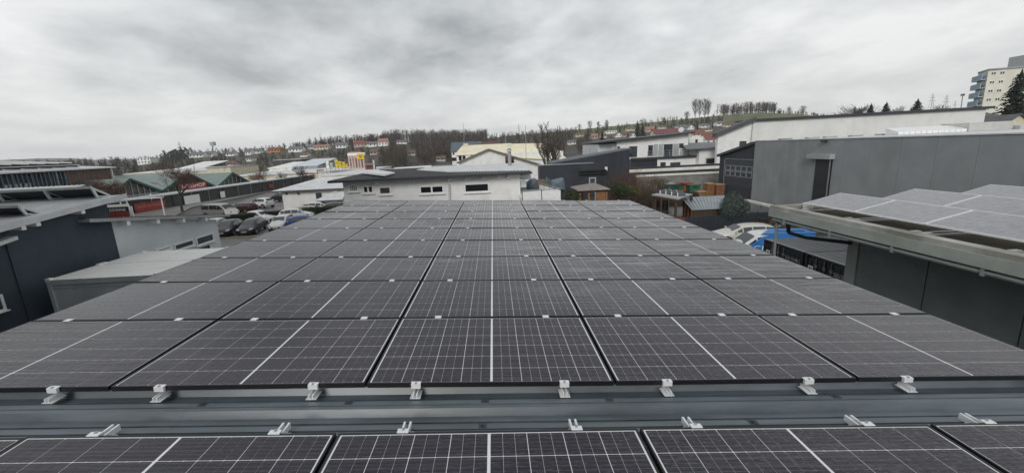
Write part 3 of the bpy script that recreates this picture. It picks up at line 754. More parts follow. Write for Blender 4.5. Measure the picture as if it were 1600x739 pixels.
# ================================================================ garden centre and its street front
gf = thing('garden_shop', 'long low garden shop behind dark mesh with pale fascia, along the road', 'building', (-58, 75, 0))
G0, G1 = (-59.4, 57), (-53.4, 112)
wf = Wall(G0, G1)
hz_ = [wf.px(x, y) for x, y in ((184, 314), (265, 301), (387, 285), (428, 279))]
darkmesh = mat('dark_mesh_and_glass', (.055, .065, .062), .5, .5, .5, world=True, c2=(.02, .024, .024))
b = MB(); wf.shape(b, [(-2, 0), (wf.len, 0), (wf.len, hz_[2][1]-.2), (-2, hz_[0][1]-.2)], -4, 0); b.build('wall', darkmesh, gf)
b = MB(); wf.shape(b, [(-2, hz_[0][1]-.2), (wf.len, hz_[2][1]-.2), (wf.len, hz_[2][1]+.03), (-2, hz_[0][1]+.03)], -4.3, .5); b.build('fascia', roof_lgrey, gf)
zf = lambda s: hz_[0][1]+(hz_[2][1]-hz_[0][1])*(s+2)/(wf.len+2)
k = 0; s = 0
while s < wf.len-1:
    b = MB(); wf.box(b, s, s+.10, 0, zf(s)-.25, .02, .10); b.build('post', steel if k % 3 else anthra_metal, gf); s += 3.8; k += 1
for x0, y0, x1, y1, m_ in ((285, 306, 312, 317, white_pl), (342, 299, 351, 309, white_pl), (232, 302, 236, 312, white_pl), (418, 288, 427, 294, red)):
    r = wf.rpx(x0, y0, x1, y1); b = MB(); wf.box(b, r[0], r[1], r[2]+.1, r[3]-.1, .17, .24); b.build('wall_sign', m_, gf)
ban = wf.rpx(205, 316, 257, 325)
bn = thing('banner', 'long red banner with faint white lettering on the street front behind the bare tree', 'banner', wf.at(ban[0], 0, .3))
z0 = wf.px(257, 325)[1]; z1 = wf.px(257, 312)[1]; b = MB(); wf.box(b, ban[0], ban[1], z0, z1, .30, .34); b.build('cloth', red, bn)
pink = mat('faded_lettering', (.60, .25, .2), .6, .1, 5)
sN = 1 if wf.u.y > 0 else -1
text('lettering', 'GARTEN UND TERRASSE', pink, bn, wf.at(ban[0]+.4, z0+(z1-z0)*.45, .345), wf.u*1, (0, 0, 1), (z1-z0)*.28, .006, (ban[1]-ban[0])*.8)
# low hoarding with the kitchen shop name
hd = thing('hoarding', 'white framed hoarding in red and black with white lettering beside the workshop roof tip', 'sign', (-50, 50, 0))
wh = Wall((-52.5, 50.2), (-43.8, 50.8))
L0 = wh.px(166, 338); L1 = wh.px(203, 331); zt = wh.px(203, 321)[1]; zb = wh.px(203, 338)[1]
b = MB(); wh.box(b, L0[0], L1[0], zb, zb+(zt-zb)*.45, 0, .05); b.build('red_panel', red, hd)
b = MB(); wh.box(b, L0[0], L1[0], zb+(zt-zb)*.45, zt-.12, 0, .045); b.build('black_panel', black, hd)
b = MB(); wh.box(b, L0[0], L1[0]+.1, zt-.12, zt+.22, -.02, .09); b.build('top_rail', white_pl, hd)
b = MB(); wh.box(b, L1[0], L1[0]+.42, 0, zt-.12, -.02, .08); b.build('side_post', white_pl, hd)
text('lettering', 'KÜCHENPARK', white_pl, hd, wh.at(L0[0]+.6, zb+(zt-zb)*.52, .05), wh.u, (0, 0, 1), (zt-zb)*.30, .006, (L1[0]-L0[0])*.68)
# gutter of shelter behind (white portal frame)
sf = thing('shelter', 'slim white portal shelter standing above the red hoarding', 'shelter', (-53, 56, 0))
ws = Wall((-57, 56), (-48, 56.5))
q0 = ws.px(183, 313); q1 = ws.px(250, 304)
b = MB(); ws.box(b, q0[0], q1[0], q0[1]-.02, q0[1]+.10, -.6, .0); b.build('roof', white_pl, sf)
for s in (q0[0]+.1, q0[0]+1.0, q1[0]-.2):
    b = MB(); ws.box(b, s, s+.12, 0, q0[1]-.03, -.3, -.18); b.build('post', white_pl, sf)

green_trim = mat('green_gable_trim', (.025, .09, .06), .5, .15, 2)
green_roof = mat('pale_green_glass_roof', (.16, .21, .195), .35, .1, .8, world=True)
gab_wall = mat('gable_glazing', (.07, .068, .06), .35, .5, .8, world=True)
W2 = Wall((-62.5, 57), (-56.5, 112))
gl = ['first green gabled greenhouse, left of the red shop sign', 'middle green gabled greenhouse carrying the red shop sign', 'right green gabled greenhouse behind the street front']
for k, (lo, ap, hi) in enumerate((((176, 303), (200, 281), (252, 300)), ((250, 300), (292, 272), (336, 293)), ((337, 293), (361, 271), (388, 285)))):
    L_, A_, H_ = W2.px(*lo), W2.px(*ap), W2.px(*hi); z0 = min(L_[1], H_[1])
    o = thing('greenhouse', gl[k], 'greenhouse', W2.at(A_[0], 0, -8), 0, 'green gabled greenhouses')
    b = MB(); W2.shape(b, [(L_[0], 0), (H_[0], 0), (H_[0], H_[1]), A_, (L_[0], L_[1])], -24, 0); b.build('glass_wall', gab_wall, o)
    for (p, q) in ((L_, A_), (A_, H_)):
        b = MB(); b.ext([W2.at(p[0], p[1]+.02, .35), W2.at(q[0], q[1]+.02, .35), W2.at(q[0], q[1]+.22, .35), W2.at(p[0], p[1]+.22, .35)], -W2.n*24.6); b.build('roof', green_roof, o)
        b = MB(); b.bar(W2.at(p[0], p[1]+.05, .42), W2.at(q[0], q[1]+.05, .42), .12, .38); b.build('gable_trim', green_trim, o)
    for j in range(1, 8):
        s = L_[0]+(H_[0]-L_[0])*j/8; z = np.interp(s, [L_[0], A_[0], H_[0]], [L_[1], A_[1], H_[1]])
        b = MB(); W2.box(b, s-.05, s+.05, 0, z-.1, .01, .12); b.build('mullion', steel, o)
    b = MB(); W2.box(b, L_[0]+.3, H_[0]-.3, z0-.1, z0+.05, .01, .10); b.build('mullion', steel, o)
rs_ = W2.rpx(277, 299, 317, 284)
sg = thing('shop_sign', 'red shop sign with white capitals on the middle green gable', 'sign', W2.at(rs_[0], 0, .5))
zb = W2.px(317, 296)[1]; zt = W2.px(317, 283.5)[1]
b = MB(); W2.box(b, rs_[0], rs_[1], zb, zt, .45, .62); b.build('board', red, sg)
text('lettering', 'TEKISHOP', white_pl, sg, W2.at(rs_[0]+.3, zb+(zt-zb)*.42, .63), W2.u, (0, 0, 1), (zt-zb)*.42, .006, (rs_[1]-rs_[0])-.6)
# ================================================================ vehicles
glassC = mat('car_glass', (.03, .037, .038), .08, .3, 1.5, spec=.9)
lampM = mat('clear_lamp', (.55, .56, .58), .15, .1, 9, spec=.8)
redlamp = mat('red_lamp', (.25, .01, .01), .2, .1, 9)
rimM = mat('alloy_rim', (.40, .41, .42), .3, .1, 9, metal=.6)
plateM = mat('number_plate', (.68, .68, .66), .5, .05, 9)
def paint(name, c, metal=.2): return mat(name, c, .32, .05, 1.2, metal=metal, coat=.25)
P_ = dict(black=paint('black_car_paint', (.018, .022, .024)), blue=paint('dark_blue_car_paint', (.02, .026, .038)), white=paint('white_car_paint', (.70, .71, .71), 0),
          silver=paint('beige_silver_car_paint', (.40, .39, .36), .4), dred=paint('dark_red_car_paint', (.07, .02, .022)), royal=paint('royal_blue_paint', (.015, .07, .32), 0),
          cream=paint('old_white_car_paint', (.60, .59, .53), 0))
# stations along the length (front at +x): x, bottom, belt, belt half width, roof z, roof half width
SHAPES = {
 'hatch': [(-2.05, .45, .80, .70, .82, .66), (-1.98, .30, .95, .80, 1.02, .70), (-1.70, .26, .98, .86, 1.36, .60), (-1.30, .24, .97, .88, 1.45, .62), (-.5, .22, .95, .88, 1.50, .63), (.25, .22, .93, .88, 1.42, .60), (1.0, .22, .90, .87, .99, .66), (1.5, .24, .82, .84, .90, .62), (1.9, .28, .70, .76, .76, .55), (2.08, .34, .58, .64, .62, .46)],
 'suv': [(-2.15, .55, .95, .76, .98, .70), (-2.08, .36, 1.10, .86, 1.18, .74), (-1.75, .30, 1.12, .91, 1.55, .66), (-1.2, .28, 1.10, .93, 1.65, .68), (-.4, .28, 1.08, .93, 1.66, .68), (.35, .28, 1.05, .93, 1.56, .64), (1.05, .28, 1.02, .92, 1.12, .72), (1.6, .30, .95, .90, 1.04, .68), (2.0, .34, .82, .82, .88, .60), (2.18, .42, .68, .70, .72, .50)],
 'van': [(-2.45, .55, 1.0, .84, 1.02, .80), (-2.42, .38, 1.15, .92, 1.70, .78), (-2.3, .32, 1.15, .94, 1.88, .78), (-1.0, .30, 1.14, .95, 1.93, .80), (.4, .30, 1.12, .95, 1.92, .79), (.95, .30, 1.10, .95, 1.80, .74), (1.70, .30, 1.06, .94, 1.15, .78), (2.1, .32, .98, .90, 1.05, .70), (2.38, .38, .80, .82, .85, .62), (2.47, .48, .66, .74, .70, .54)],
 'wagon': [(-2.2, .45, .85, .72, .88, .68), (-2.12, .30, .98, .82, 1.10, .70), (-1.85, .26, 1.0, .87, 1.38, .60), (-1.2, .24, .98, .89, 1.46, .62), (-.3, .22, .96, .89, 1.47, .62), (.35, .22, .94, .89, 1.38, .59), (1.1, .22, .90, .88, .98, .68), (1.6, .24, .84, .85, .90, .63), (2.05, .28, .70, .76, .76, .54), (2.24, .34, .58, .64, .62, .46)],
}
def car_proto(kind, pm, rims=rimM):
    st = SHAPES[kind]; root = thing(dict(van='minibus').get(kind, 'car'), 'x', 'car', (0, 0, 0)); body = MB(); rings = []
    for (x, zb, zl, w, zr_, wr) in st:
        rings.append([(x, w*.80, zb-.03), (x, w*.97, zb+.12), (x, w, (zb+zl)/2), (x, w*.965, zl), (x, wr+(w-wr)*.08, zr_-.055 if zr_-zl > .2 else zl+(zr_-zl)*.6), (x, wr*.82, zr_), (x, 0, zr_+.02)])
    allv = []
    for r in rings:
        row = r+[(x, -y, z) for x, y, z in r[-2::-1]]; allv.append(row)
    m = len(allv[0]); body.v = [v for row in allv for v in row]
    for i in range(len(allv)-1):
        for j in range(m-1): body.f.append((i*m+j, i*m+j+1, (i+1)*m+j+1, (i+1)*m+j))
        body.f.append((i*m+m-1, i*m, (i+1)*m, (i+1)*m+m-1))
    body.f += [tuple(range(m)), tuple((len(allv)-1)*m+j for j in range(m))[::-1]]
    bo = body.build('body', pm, root, smooth=True, local=True)
    md = bo.modifiers.new('round', 'SUBSURF'); md.levels = 1; md.render_levels = 1
    def q3(P, a, b): p0, p1, p2, p3 = map(Vector, P); return (p0*(1-a)+p1*a)*(1-b)+(p3*(1-a)+p2*a)*b
    def glass(P, name, m0=.06, m1=.06, n0=.12, n1=.12, off=.02, par=root):
        p = [q3(P, m0, n0), q3(P, 1-m1, n0), q3(P, 1-m1, 1-n1), q3(P, m0, 1-n1)]
        nn = (p[1]-p[0]).cross(p[3]-p[0]).normalized(); c = sum(p, Vector())/4
        if nn.dot(c-Vector((c.x*.6, 0, .8))) < 0: nn = -nn
        g = MB(); g.ext([v+nn*(off-.012) for v in p], nn*.012); g.build(name, glassC, root, local=True)
    R_ = [[Vector(v) for v in r] for r in rings]
    cab = [i for i, s in enumerate(st) if s[4]-s[2] > .3]
    for sgn in (1, -1):
        fl = lambda v: Vector((v.x, v.y*sgn, v.z))
        for a in range(cab[0], cab[-1]):
            P = [fl(R_[a][3]), fl(R_[a+1][3]), fl(R_[a+1][4]), fl(R_[a][4])]; glass(P, 'side_window', .05, .05, .08, .14)
        a = cab[-1]; P = [fl(R_[a][3]), fl(R_[a+1][3]), fl(R_[a+1][3]+Vector((0, 0, .02))), fl(R_[a][4])]; glass(P, 'quarter_window', .06, .35, .1, .2)
    a = cab[-1]
    P = [R_[a+1][5], Vector((R_[a+1][5].x, -R_[a+1][5].y, R_[a+1][5].z)), Vector((R_[a][5].x, -R_[a][5].y, R_[a][5].z)), R_[a][5]]; glass(P, 'windscreen', -.02, -.02, .10, .10, .03)
    a = cab[0]
    P = [R_[a-1][5], Vector((R_[a-1][5].x, -R_[a-1][5].y, R_[a-1][5].z)), Vector((R_[a][5].x, -R_[a][5].y, R_[a][5].z)), R_[a][5]]; glass(P, 'rear_window', .03, .03, .10, .10, .03)
    xf, xr = st[-1][0], st[0][0]; wr_ = .34 if kind in ('suv', 'van') else .31; hw_ = max(s[3] for s in st)
    for x in (xf-.80, xr+.72):
        for sgn in (1, -1):
            t = MB(); t.tube((x, sgn*(hw_-.20), wr_), (x, sgn*(hw_+.012), wr_), wr_, 18); to = t.build('wheel', rubber, root, local=True)
            t = MB(); t.tube((x, sgn*(hw_+.005), wr_), (x, sgn*(hw_+.022), wr_), wr_*.62, 14); t.build('rim', rims, to, local=True)
            t = MB()
            for k in range(10):
                a0_, a1_ = math.pi*k/10, math.pi*(k+1)/10; r0_, r1_ = wr_+.015, wr_+.075
                t.ext([(x+math.cos(a0_)*r0_, sgn*(hw_-.06), wr_+math.sin(a0_)*r0_), (x+math.cos(a1_)*r0_, sgn*(hw_-.06), wr_+math.sin(a1_)*r0_), (x+math.cos(a1_)*r1_, sgn*(hw_-.06), wr_+math.sin(a1_)*r1_), (x+math.cos(a0_)*r1_, sgn*(hw_-.06), wr_+math.sin(a0_)*r1_)], (0, sgn*.066, 0))
            t.build('wheel_arch', black, root, local=True)
    s2 = st[-2]; s3 = st[-3]
    for sgn in (1, -1):
        b = MB(); b.ext([(xf-.06, sgn*.40, .60), (xf-.20, sgn*.70, .64), (xf-.42, sgn*.80, .74), (xf-.30, sgn*.52, .76)], (.03, 0, .03) if 0 else (.05, sgn*.01, .045)); b.build('headlight', lampM, root, local=True)
        b = MB(); b.box(xr-.01, xr+.14, sgn*.52, sgn*.80, st[1][2]-.18, st[1][2]-.02); b.build('tail_light', redlamp, root, local=True)
        b = MB(); xm = st[cab[-1]][0]+.45; b.box(xm, xm+.13, sgn*(hw_+.0), sgn*(hw_+.17), st[cab[-1]][2]+.0, st[cab[-1]][2]+.13); b.build('wing_mirror', pm, root, local=True, bev=.02)
    b = MB(); b.box(xf-.03, xf+.025, -.42, .42, .40, .56); b.build('grille', black, root, local=True)
    b = MB(); b.box(xf+.026, xf+.036, -.26, .26, .42, .53); b.build('number_plate', plateM, root, local=True)
    b = MB(); b.box(xf-.10, xf+.01, -.68, .68, .22, .36); b.build('bumper', black, root, local=True, bev=.02)
    return root
PROTO = {}
def car(kind, colr, c, heading, label, group=None, scale=1., cat='car'):
    k = (kind, colr)
    if k not in PROTO: o = PROTO[k] = car_proto(kind, P_[colr])
    else: o = copy_tree(PROTO[k])
    o.location = (c[0], c[1], c[2] if len(c) > 2 else .012); o.rotation_euler = (0, 0, math.atan2(heading[1], heading[0])); o.scale = (scale,)*3
    tag(o, label, cat, group)
    if not group and 'group' in o: del o['group']
    return o
Hd = (.24, -.97)
G = 'cars in the customer car park'
car('hatch', 'black', (-28.9, 40.3), Hd, 'black green tinted car facing the camera, leftmost dark one before the hedge', G)
car('wagon', 'blue', (-26.6, 40.55), Hd, 'dark blue estate car between the black car and the white car', G)
car('hatch', 'white', (-24.1, 41.9), (.2, -.98), 'white hatchback parked right of the dark blue car, facing us', G)
car('hatch', 'white', (-31.6, 41.6), Hd, 'white car half hidden behind the end of the grey wing', G)
car('van', 'silver', (-38.9, 53.3), (.965, -.26), 'beige silver minibus parked side on above the grey wing roof', G, 1., 'minibus')
car('wagon', 'dred', (-38.4, 57.2), (-.96, .30), 'dark red estate car just behind the minibus', G)
car('suv', 'white', (-38.2, 61.4), (-.94, .34), 'white sport utility car in the open part of the car park', G)
car('suv', 'blue', (-39.2, 69.2), (-.95, .3), 'dark blue sport utility car beside the white building corner', G)
car('hatch', 'white', (-44.5, 80.5), (-.9, .4), 'small white car farthest back by the white building', G)
def roof_at(px, py, z): p = atZ(px, py, z); return (p.x, p.y)
for (px, py, z, kd, cl_, hd, lb) in ((406, 330, 1.42, 'hatch', 'white', (.93, -.36), 'white car directly behind the hedge, left one of the hedge row'),
        (463, 326, 1.42, 'hatch', 'white', (.95, .3), 'pale car behind the hedge in the middle of the row'),
        (487, 321.5, 1.42, 'wagon', 'silver', (.95, .3), 'silver car behind the hedge beside the white lean-to'),
        (497, 315.5, 1.45, 'wagon', 'white', (.95, .3), 'white car closest to the small white building wall'),
        (529, 317.5, 1.40, 'hatch', 'black', (.95, .3), 'black car under the eave between the two white buildings'),
        (478, 337, 1.40, 'hatch', 'royal', (.93, .36), 'bright blue car before the hedge at the panel edge')):
    car(kd, cl_, roof_at(px, py, z), hd, lb, G)
hedgeM = leafg
def hedge(p, q, w, h, name, label):
    o = thing(name, label, 'hedge', ((p.x+q.x)/2, (p.y+q.y)/2, 0)); R = random.Random(2); mb = MB(); L = (q-p).length; d = (q-p).normalized(); n_ = Vector((-d.y, d.x, 0))
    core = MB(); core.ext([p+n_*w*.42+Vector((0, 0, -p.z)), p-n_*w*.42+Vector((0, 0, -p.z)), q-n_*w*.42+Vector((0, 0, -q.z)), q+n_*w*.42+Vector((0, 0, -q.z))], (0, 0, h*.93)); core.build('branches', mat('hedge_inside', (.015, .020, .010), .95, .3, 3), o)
    for i in range(int(L*520)):
        c_ = p+d*R.uniform(0, L); a = R.choice((0, 1, 2)); u_ = R.uniform(-1, 1)
        pt = Vector((c_.x, c_.y, 0))+(n_*w*.5*u_+Vector((0, 0, h*R.uniform(.93, 1.05))) if a == 0 else n_*w*.5*(1 if a == 1 else -1)*R.uniform(.9, 1.1)+Vector((0, 0, h*R.uniform(0, 1))))
        v = Vector((R.gauss(0, 1), R.gauss(0, 1), R.gauss(0, 1))).normalized()*.06; t = Vector((R.gauss(0, 1), R.gauss(0, 1), R.gauss(0, 1))).normalized()*.05
        mb.add([pt-v, pt+t, pt+v, pt-t], [(0, 1, 2, 3)])
    mb.build('foliage', leafg, o)
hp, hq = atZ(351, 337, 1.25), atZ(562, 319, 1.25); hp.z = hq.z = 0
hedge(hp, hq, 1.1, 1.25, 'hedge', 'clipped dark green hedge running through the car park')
# white sign on two posts
ws = Wall((-36, 48.6), (-30, 48.2)); sg = thing('notice_board', 'blank looking white notice board on two posts before the minibus', 'sign', ws.at(2, 0))
r = ws.rpx(352, 335.5, 371, 326.8); b = MB(); ws.box(b, r[0], r[1], r[2], r[3], 0, .05); b.build('board', white_pl, sg)
for s in (r[0]+.1, r[1]-.12): b = MB(); ws.box(b, s, s+.07, 0, r[3], -.08, -.001); b.build('post', steel, sg)
b = MB(); ws.box(b, (r[0]+r[1])/2-.06, (r[0]+r[1])/2+.06, (r[2]+r[3])/2-.12, (r[2]+r[3])/2+.10, .051, .056); b.build('emblem', black, sg)

# right hand yard
car('wagon', 'cream', (18.55, 27.0), (-.985, .17), 'old white car standing before the dark board fence', 'vehicles in the right hand yard', .98)
vn = car('van', 'white', (17.25, 22.85), (-.985, .17), 'white van with a bright blue side and white lettering behind the black containers', 'vehicles in the right hand yard', .97, 'van')
tarp = paint('bright_blue_panel', (.045, .22, .58), 0)
vo = vn
b = MB(); b.ext([(-2.3, .975, .4), (1.9, .975, .4), (1.85, .965, 1.02), (1.15, .95, 1.40), (.7, .885, 1.74), (.1, .86, 1.90), (-1.2, .86, 1.92), (-2.3, .87, 1.88)], (0, .03, 0))
b.v = [(x, y+(.0), z) for x, y, z in b.v]; b.build('blue_panel', tarp, vo, local=True)
b = MB(); b.ext([(-2.35, -.35, 1.955), (-2.35, .88, 1.93), (.75, .86, 1.90), (-.3, -.35, 1.96)], (0, 0, .035)); b.build('roof_sheet', tarp, vo, local=True)
text('lettering', 'SCHEEL', white_pl, vo, (1.6, 1.01, .82), (-1, 0, .02), (0, 0, 1), .36, .012, 2.4, world=False)
for y_ in (.5, -.5): b = MB(); b.bar((-.2, y_, 2.02), (-1.9, y_, 2.02), .04, .04); b.build('roof_rail', anthra_metal, vo, local=True)

# black storage containers, doors to the left
cbl = mat('black_container_steel', (.014, .016, .019), .45, .2, 2.0, world=True); ctp = mat('dark_wet_container_roof', (.050, .056, .062), .3, .3, 1.2, world=True, stretch=(1, 3, 1)); rod = mat('container_lock_rod', (.22, .235, .24), .4, .1, 5, metal=.5)
for k, (ya, yb, lab) in enumerate(((15.93, 18.45, 'black storage container with lock rods, the farther one beside the blue van'), (13.36, 15.86, 'black storage container next to the roof corner, in front of its twin'), (10.8, 13.29, 'black storage container mostly hidden behind the grey wall corner'))):
    o = thing('storage_container', lab, 'container', (14, ya, 0), 0, 'black storage containers'); XA, XB = 13.85, 19.95
    b = MB(); b.box(XA+.05, XB, ya+.03, yb-.03, .15, 2.54); b.build('wall', cbl, o)
    b = MB(); b.box(XA, XB, ya, yb, 2.541, 2.585); b.build('roof', ctp, o)
    for i in range(14):
        x = XA+.3+i*.42; b = MB(); b.box(x, x+.2, ya+.18, yb-.18, 2.586, 2.592); b.build('roof_rib', ctp, o)
    b = MB(); b.box(XA-.02, XA+.18, ya, yb, 2.586, 2.61); b.build('door_header', rod, o)
    for y in (ya+.02, yb-.14): b = MB(); b.box(XA-.03, XA+.04, y, y+.12, 0, 2.54); b.build('corner_post', cbl, o)
    wc = Wall((XA+.04, yb), (XA+.04, ya)); L = yb-ya
    for s0, s1 in ((.14, L/2-.01), (L/2+.01, L-.14)):
        b = MB(); wc.box(b, s0, s1, .18, 2.46, .002, .035); d_ = b.build('door', cbl, o)
        for j in range(4): 
            b = MB(); wc.box(b, s0+.08+j*(s1-s0-.1)/4, s0+.08+(j+.55)*(s1-s0-.1)/4, .3, 2.36, .036, .055); b.build('door_rib', cbl, d_)
    for s in (.62, 1.02, 1.36): 
        b = MB(); b.tube(wc.at(s, .1, .075), wc.at(s, 2.5, .075), .022, 8); rd = b.build('lock_rod', rod, o)
        b = MB(); wc.box(b, s-.07, s+.07, 2.1, 2.22, .05, .09); b.build('bracket', rod, rd)
    b = MB(); wc.box(b, .22, .47, 1.72, 2.10, .06, .068); em = b.build('emblem', white_pl, o)
    b = MB(); b.ext([wc.at(.27, 1.80, .069), wc.at(.35, 1.80, .069), wc.at(.34, 2.05, .069), wc.at(.27, 2.05, .069)], wc.n*.003); b.build('mark', black, em)
    b = MB(); b.ext([wc.at(.36, 1.92, .069), wc.at(.42, 1.98, .069), wc.at(.42, 2.05, .069), wc.at(.38, 2.05, .069)], wc.n*.003); b.build('mark', black, em)
    text('lettering', 'SLDU 271480 2', lampM, o, wc.at(L/2+.22, 2.02, .058), wc.u, (0, 0, 1), .15, .006, .86)
    text('lettering', '22G1', lampM, o, wc.at(L/2+.5, 1.80, .058), wc.u, (0, 0, 1), .13, .006, .34)
# ================================================================ centre: white building and what stands behind it
mb_ = thing('white_building', 'white rendered building with dark corrugated flat roof directly behind the panel array', 'building', (-4.5, 34, 0))
wA = Wall((-11.15, 28), (2.0, 28)); zt = 5.86
b = MB(); b.box(-11.15, 2.0, 28, 40, 0, zt); b.build('wall', white_wall, mb_)
winB = mat('dark_red_blind', (.07, .03, .03), .6, .2, 3)
for (x0, y0, x1, y1, mu, bl) in ((545, 300.5, 560, 287.5, 0, None), (567.5, 303, 583.5, 289, 1, None), (592.5, 305, 611, 290.5, 0, winB), (656, 304, 693.5, 288.5, 1, None), (725.5, 302, 764.5, 284.8, 0, None)):
    r = wA.rpx(x0, y0, x1, y1); window(wA, mb_, r, white_pl, glass_d, .12, mu, True, None)
    if bl: b = MB(); wA.box(b, r[0]+.1, r[1]-.1, r[2]+.1, r[3]-.1, .028, .034); b.build('blind', bl, mb_)
r = wA.rpx(545, 300.5, 560, 287.5); b = MB()
for k in range(5): wA.box(b, r[0]+.1+k*.13, r[0]+.17+k*.13, r[2]+.15, r[3]-.1, .028, .034)
b.build('curtain', white_pl, mb_)
f0 = atZ(519, 278, 6.02); f1 = atZ(829, 268.5, 6.02); yF = 27.2
rf = MB(); rf.ext([(-11.9, yF, 5.90), (2.85, yF, 5.90), (2.85, 40.2, 6.01), (-11.9, 40.2, 6.01)], (0, 0, .10)); rf.build('roof', dark_roof, mb_)
for i in range(60):                       # corrugation crests reaching over the eave
    x = -11.8+i*.25
    if x > 2.8: break
    b = MB(); b.bar((x, yF-.10, 6.02), (x, 40.1, 6.13), .11, .07); b.build('corrugation', dark_roof, mb_)
b = MB(); b.box(-11.9, 2.85, yF-.03, yF-.002, 5.87, 5.995); b.build('fascia', anthra_metal, mb_)
wm_ = MB(); wm_.ext([(-7.2, 35.8, 6.095), (-3.6, 30.8, 6.052), (2.8, 28.3, 6.03), (2.8, 40.1, 6.125), (-6.9, 40.1, 6.125)], (0, 0, .06)); wm_.build('roof_membrane', roof_lgrey, mb_)
sk = MB(); pts = [atZ(x, y, 6.22) for x, y in ((566, 270.6), (601, 274.4), (617, 270.4), (591, 266.9))]
sk.ext([p-Vector((0, 0, .05)) for p in pts], (0, 0, .10)); skl = sk.build('skylight', white_pl, mb_)
sk = MB(); c_ = sum(pts, Vector())/4; sk.ext([c_+(p-c_)*.88+Vector((0, 0, .052)) for p in pts], (0, 0, .03)); sk.build('glazing', mat('milky_glazing', (.70, .73, .74), .25, .05, 3), skl)
for px in (587, 702, 728, 755, 778, 794):
    p = wA.px(px, 276); b = MB(); wA.box(b, p[0]-.07, p[0]+.07, zt-.28, zt-.06, .002, .34); b.build('purlin', white_pl, mb_)
p = wA.px(702, 300); b = MB(); b.tube(wA.at(p[0], 3.3, .09), wA.at(p[0]+.03, 5.35, .09), .075, 8); b.build('downpipe', lgrey_wall, mb_)
b = MB(); b.box(2.0, 2.02, 28.1, 39.9, 0, zt-.02); b.build('end_wall', lgrey_wall, mb_)
b = MB(); b.box(2.05, 2.9, 28.6, 30, 5.35, 5.72); b.box(2.05, 2.5, 28.3, 28.6, 4.8, 5.3); b.build('cable_box', lgrey_wall, mb_)
ch = thing('flue', 'galvanised flue pipe rising behind the right end of the white building', 'chimney', (1.6, 38.5, 0))
pb = atY(797, 268, 36); pt_ = atY(795.5, 232, 36)
b = MB(); b.tube((pb.x, 36, 5.7), (pb.x, 36, pt_.z-.25), .17, 12); b.build('pipe', steel, ch)
b = MB(); b.tube((pb.x, 36, pt_.z-.2), (pb.x, 36, pt_.z), .30, 12, .10); b.build('cap', steel, ch)
for k in range(4): b = MB(); z = 6.2+k*.6; b.tube((pb.x, 36, z), (pb.x, 36, z+.04), .19, 12); b.build('band', steel, ch)

# white flat roofs and the small gable behind
def prismhouse(name, label, w, s0, s1, z_e, z_r, depth, wm, rm, cat='building', z0=0., over=.3, along=True, group=None, grp=None):
    """building on wall w between s0 and s1. along=True: eave faces us; otherwise the gable does"""
    o = thing(name, label, cat, w.at((s0+s1)/2, z0, -depth/2), 0, group); b = MB()
    if along:
        b.ext([w.at(s0, z0, 0), w.at(s0, z_e, 0), w.at(s0, z_r, -depth/2), w.at(s0, z_e, -depth), w.at(s0, z0, -depth)], w.u*(s1-s0)); b.build('wall', wm, o)
        k = (z_r-z_e)/(depth/2)
        for f_, g_ in ((over, -depth/2), (-depth/2, -depth-over)):
            ze = z_e-k*over
            pa, pb_ = (ze, z_r) if f_ > g_ and f_ == over else (z_r, ze)
            b = MB(); b.ext([w.at(s0-over, pa+.02, f_), w.at(s1+over, pa+.02, f_), w.at(s1+over, pb_+.02, g_), w.at(s0-over, pb_+.02, g_)], (0, 0, .14)); b.build('roof', rm, o)
    else:
        c = (s0+s1)/2; k = (z_r-z_e)/((s1-s0)/2)
        b.ext([w.at(s0, z0, 0), w.at(s0, z_e, 0), w.at(c, z_r, 0), w.at(s1, z_e, 0), w.at(s1, z0, 0)], -w.n*depth); b.build('wall', wm, o)
        for q in (-1, 1):
            e_ = c+q*((s1-s0)/2+over); ze = z_e-k*over
            b = MB(); b.ext([w.at(e_, ze+.02, over), w.at(c, z_r+.02, over), w.at(c, z_r+.16, over), w.at(e_, ze+.16, over)], -w.n*(depth+2*over)); b.build('roof', rm, o)
    return o
def fl(y): return Wall((-150, y), (150, y))
w = fl(66); a = w.px(502, 276)[0]; c_ = w.px(690, 268)[0]
o = thing('flat_roof_hall', 'long low hall with bright white flat roof behind the dark corrugated roof', 'building', w.at(a, 0, -5)); z = w.px(560, 272)[1]-.1
b = MB(); w.box(b, a, c_, 0, z, -14, 0); b.build('wall', offwhite, o); b = MB(); w.box(b, a-.2, c_+.2, z+.002, z+.18, -14.2, .2); b.build('roof', roof_lgrey, o)
w = fl(60); a = w.px(600, 270)[0]; c_ = w.px(667, 263)[0]; e_ = w.px(684, 274)[0]; z0 = w.px(600, 276)[1]; z1 = w.px(667, 262.5)[1]
o = thing('gabled_annex', 'small annex with white sloping roof, round grey vent and right hand gable', 'building', w.at(a, 0, -3))
b = MB(); w.box(b, a, e_-.2, 0, z0-.1, -7, 0); b.build('wall', offwhite, o)
b = MB(); b.ext([w.at(a, z0, .2), w.at(c_+.8, z0, .2), w.at(c_, z1+.1, -4.5), w.at(a+.6, z1, -4.5)], (0, 0, .12)); b.build('roof', roof_lgrey, o)
b = MB(); b.ext([w.at(c_+.8, z0, .2), w.at(e_, z0, -4.0), w.at(c_, z1+.1, -4.5)], (0, 0, .12)); b.build('roof', mat('brown_grey_roof', (.22, .19, .165), .8, .15, 2), o)
v = w.px(641, 272); b = MB(); p = w.at(v[0], v[1]-.1, -.9); b.tube(p, p+Vector((0, -.5, .10)), .62, 16); vo_ = b.build('vent', anthra_metal, o)
b = MB(); b.tube(p+Vector((0, -.51, .10)), p+Vector((0, -.54, .11)), .3, 12); b.build('vent_grille', steel, vo_)
w = fl(50); a = w.px(686, 270)[0]; c_ = w.px(812, 264)[0]; z = w.px(750, 267.5)[1]
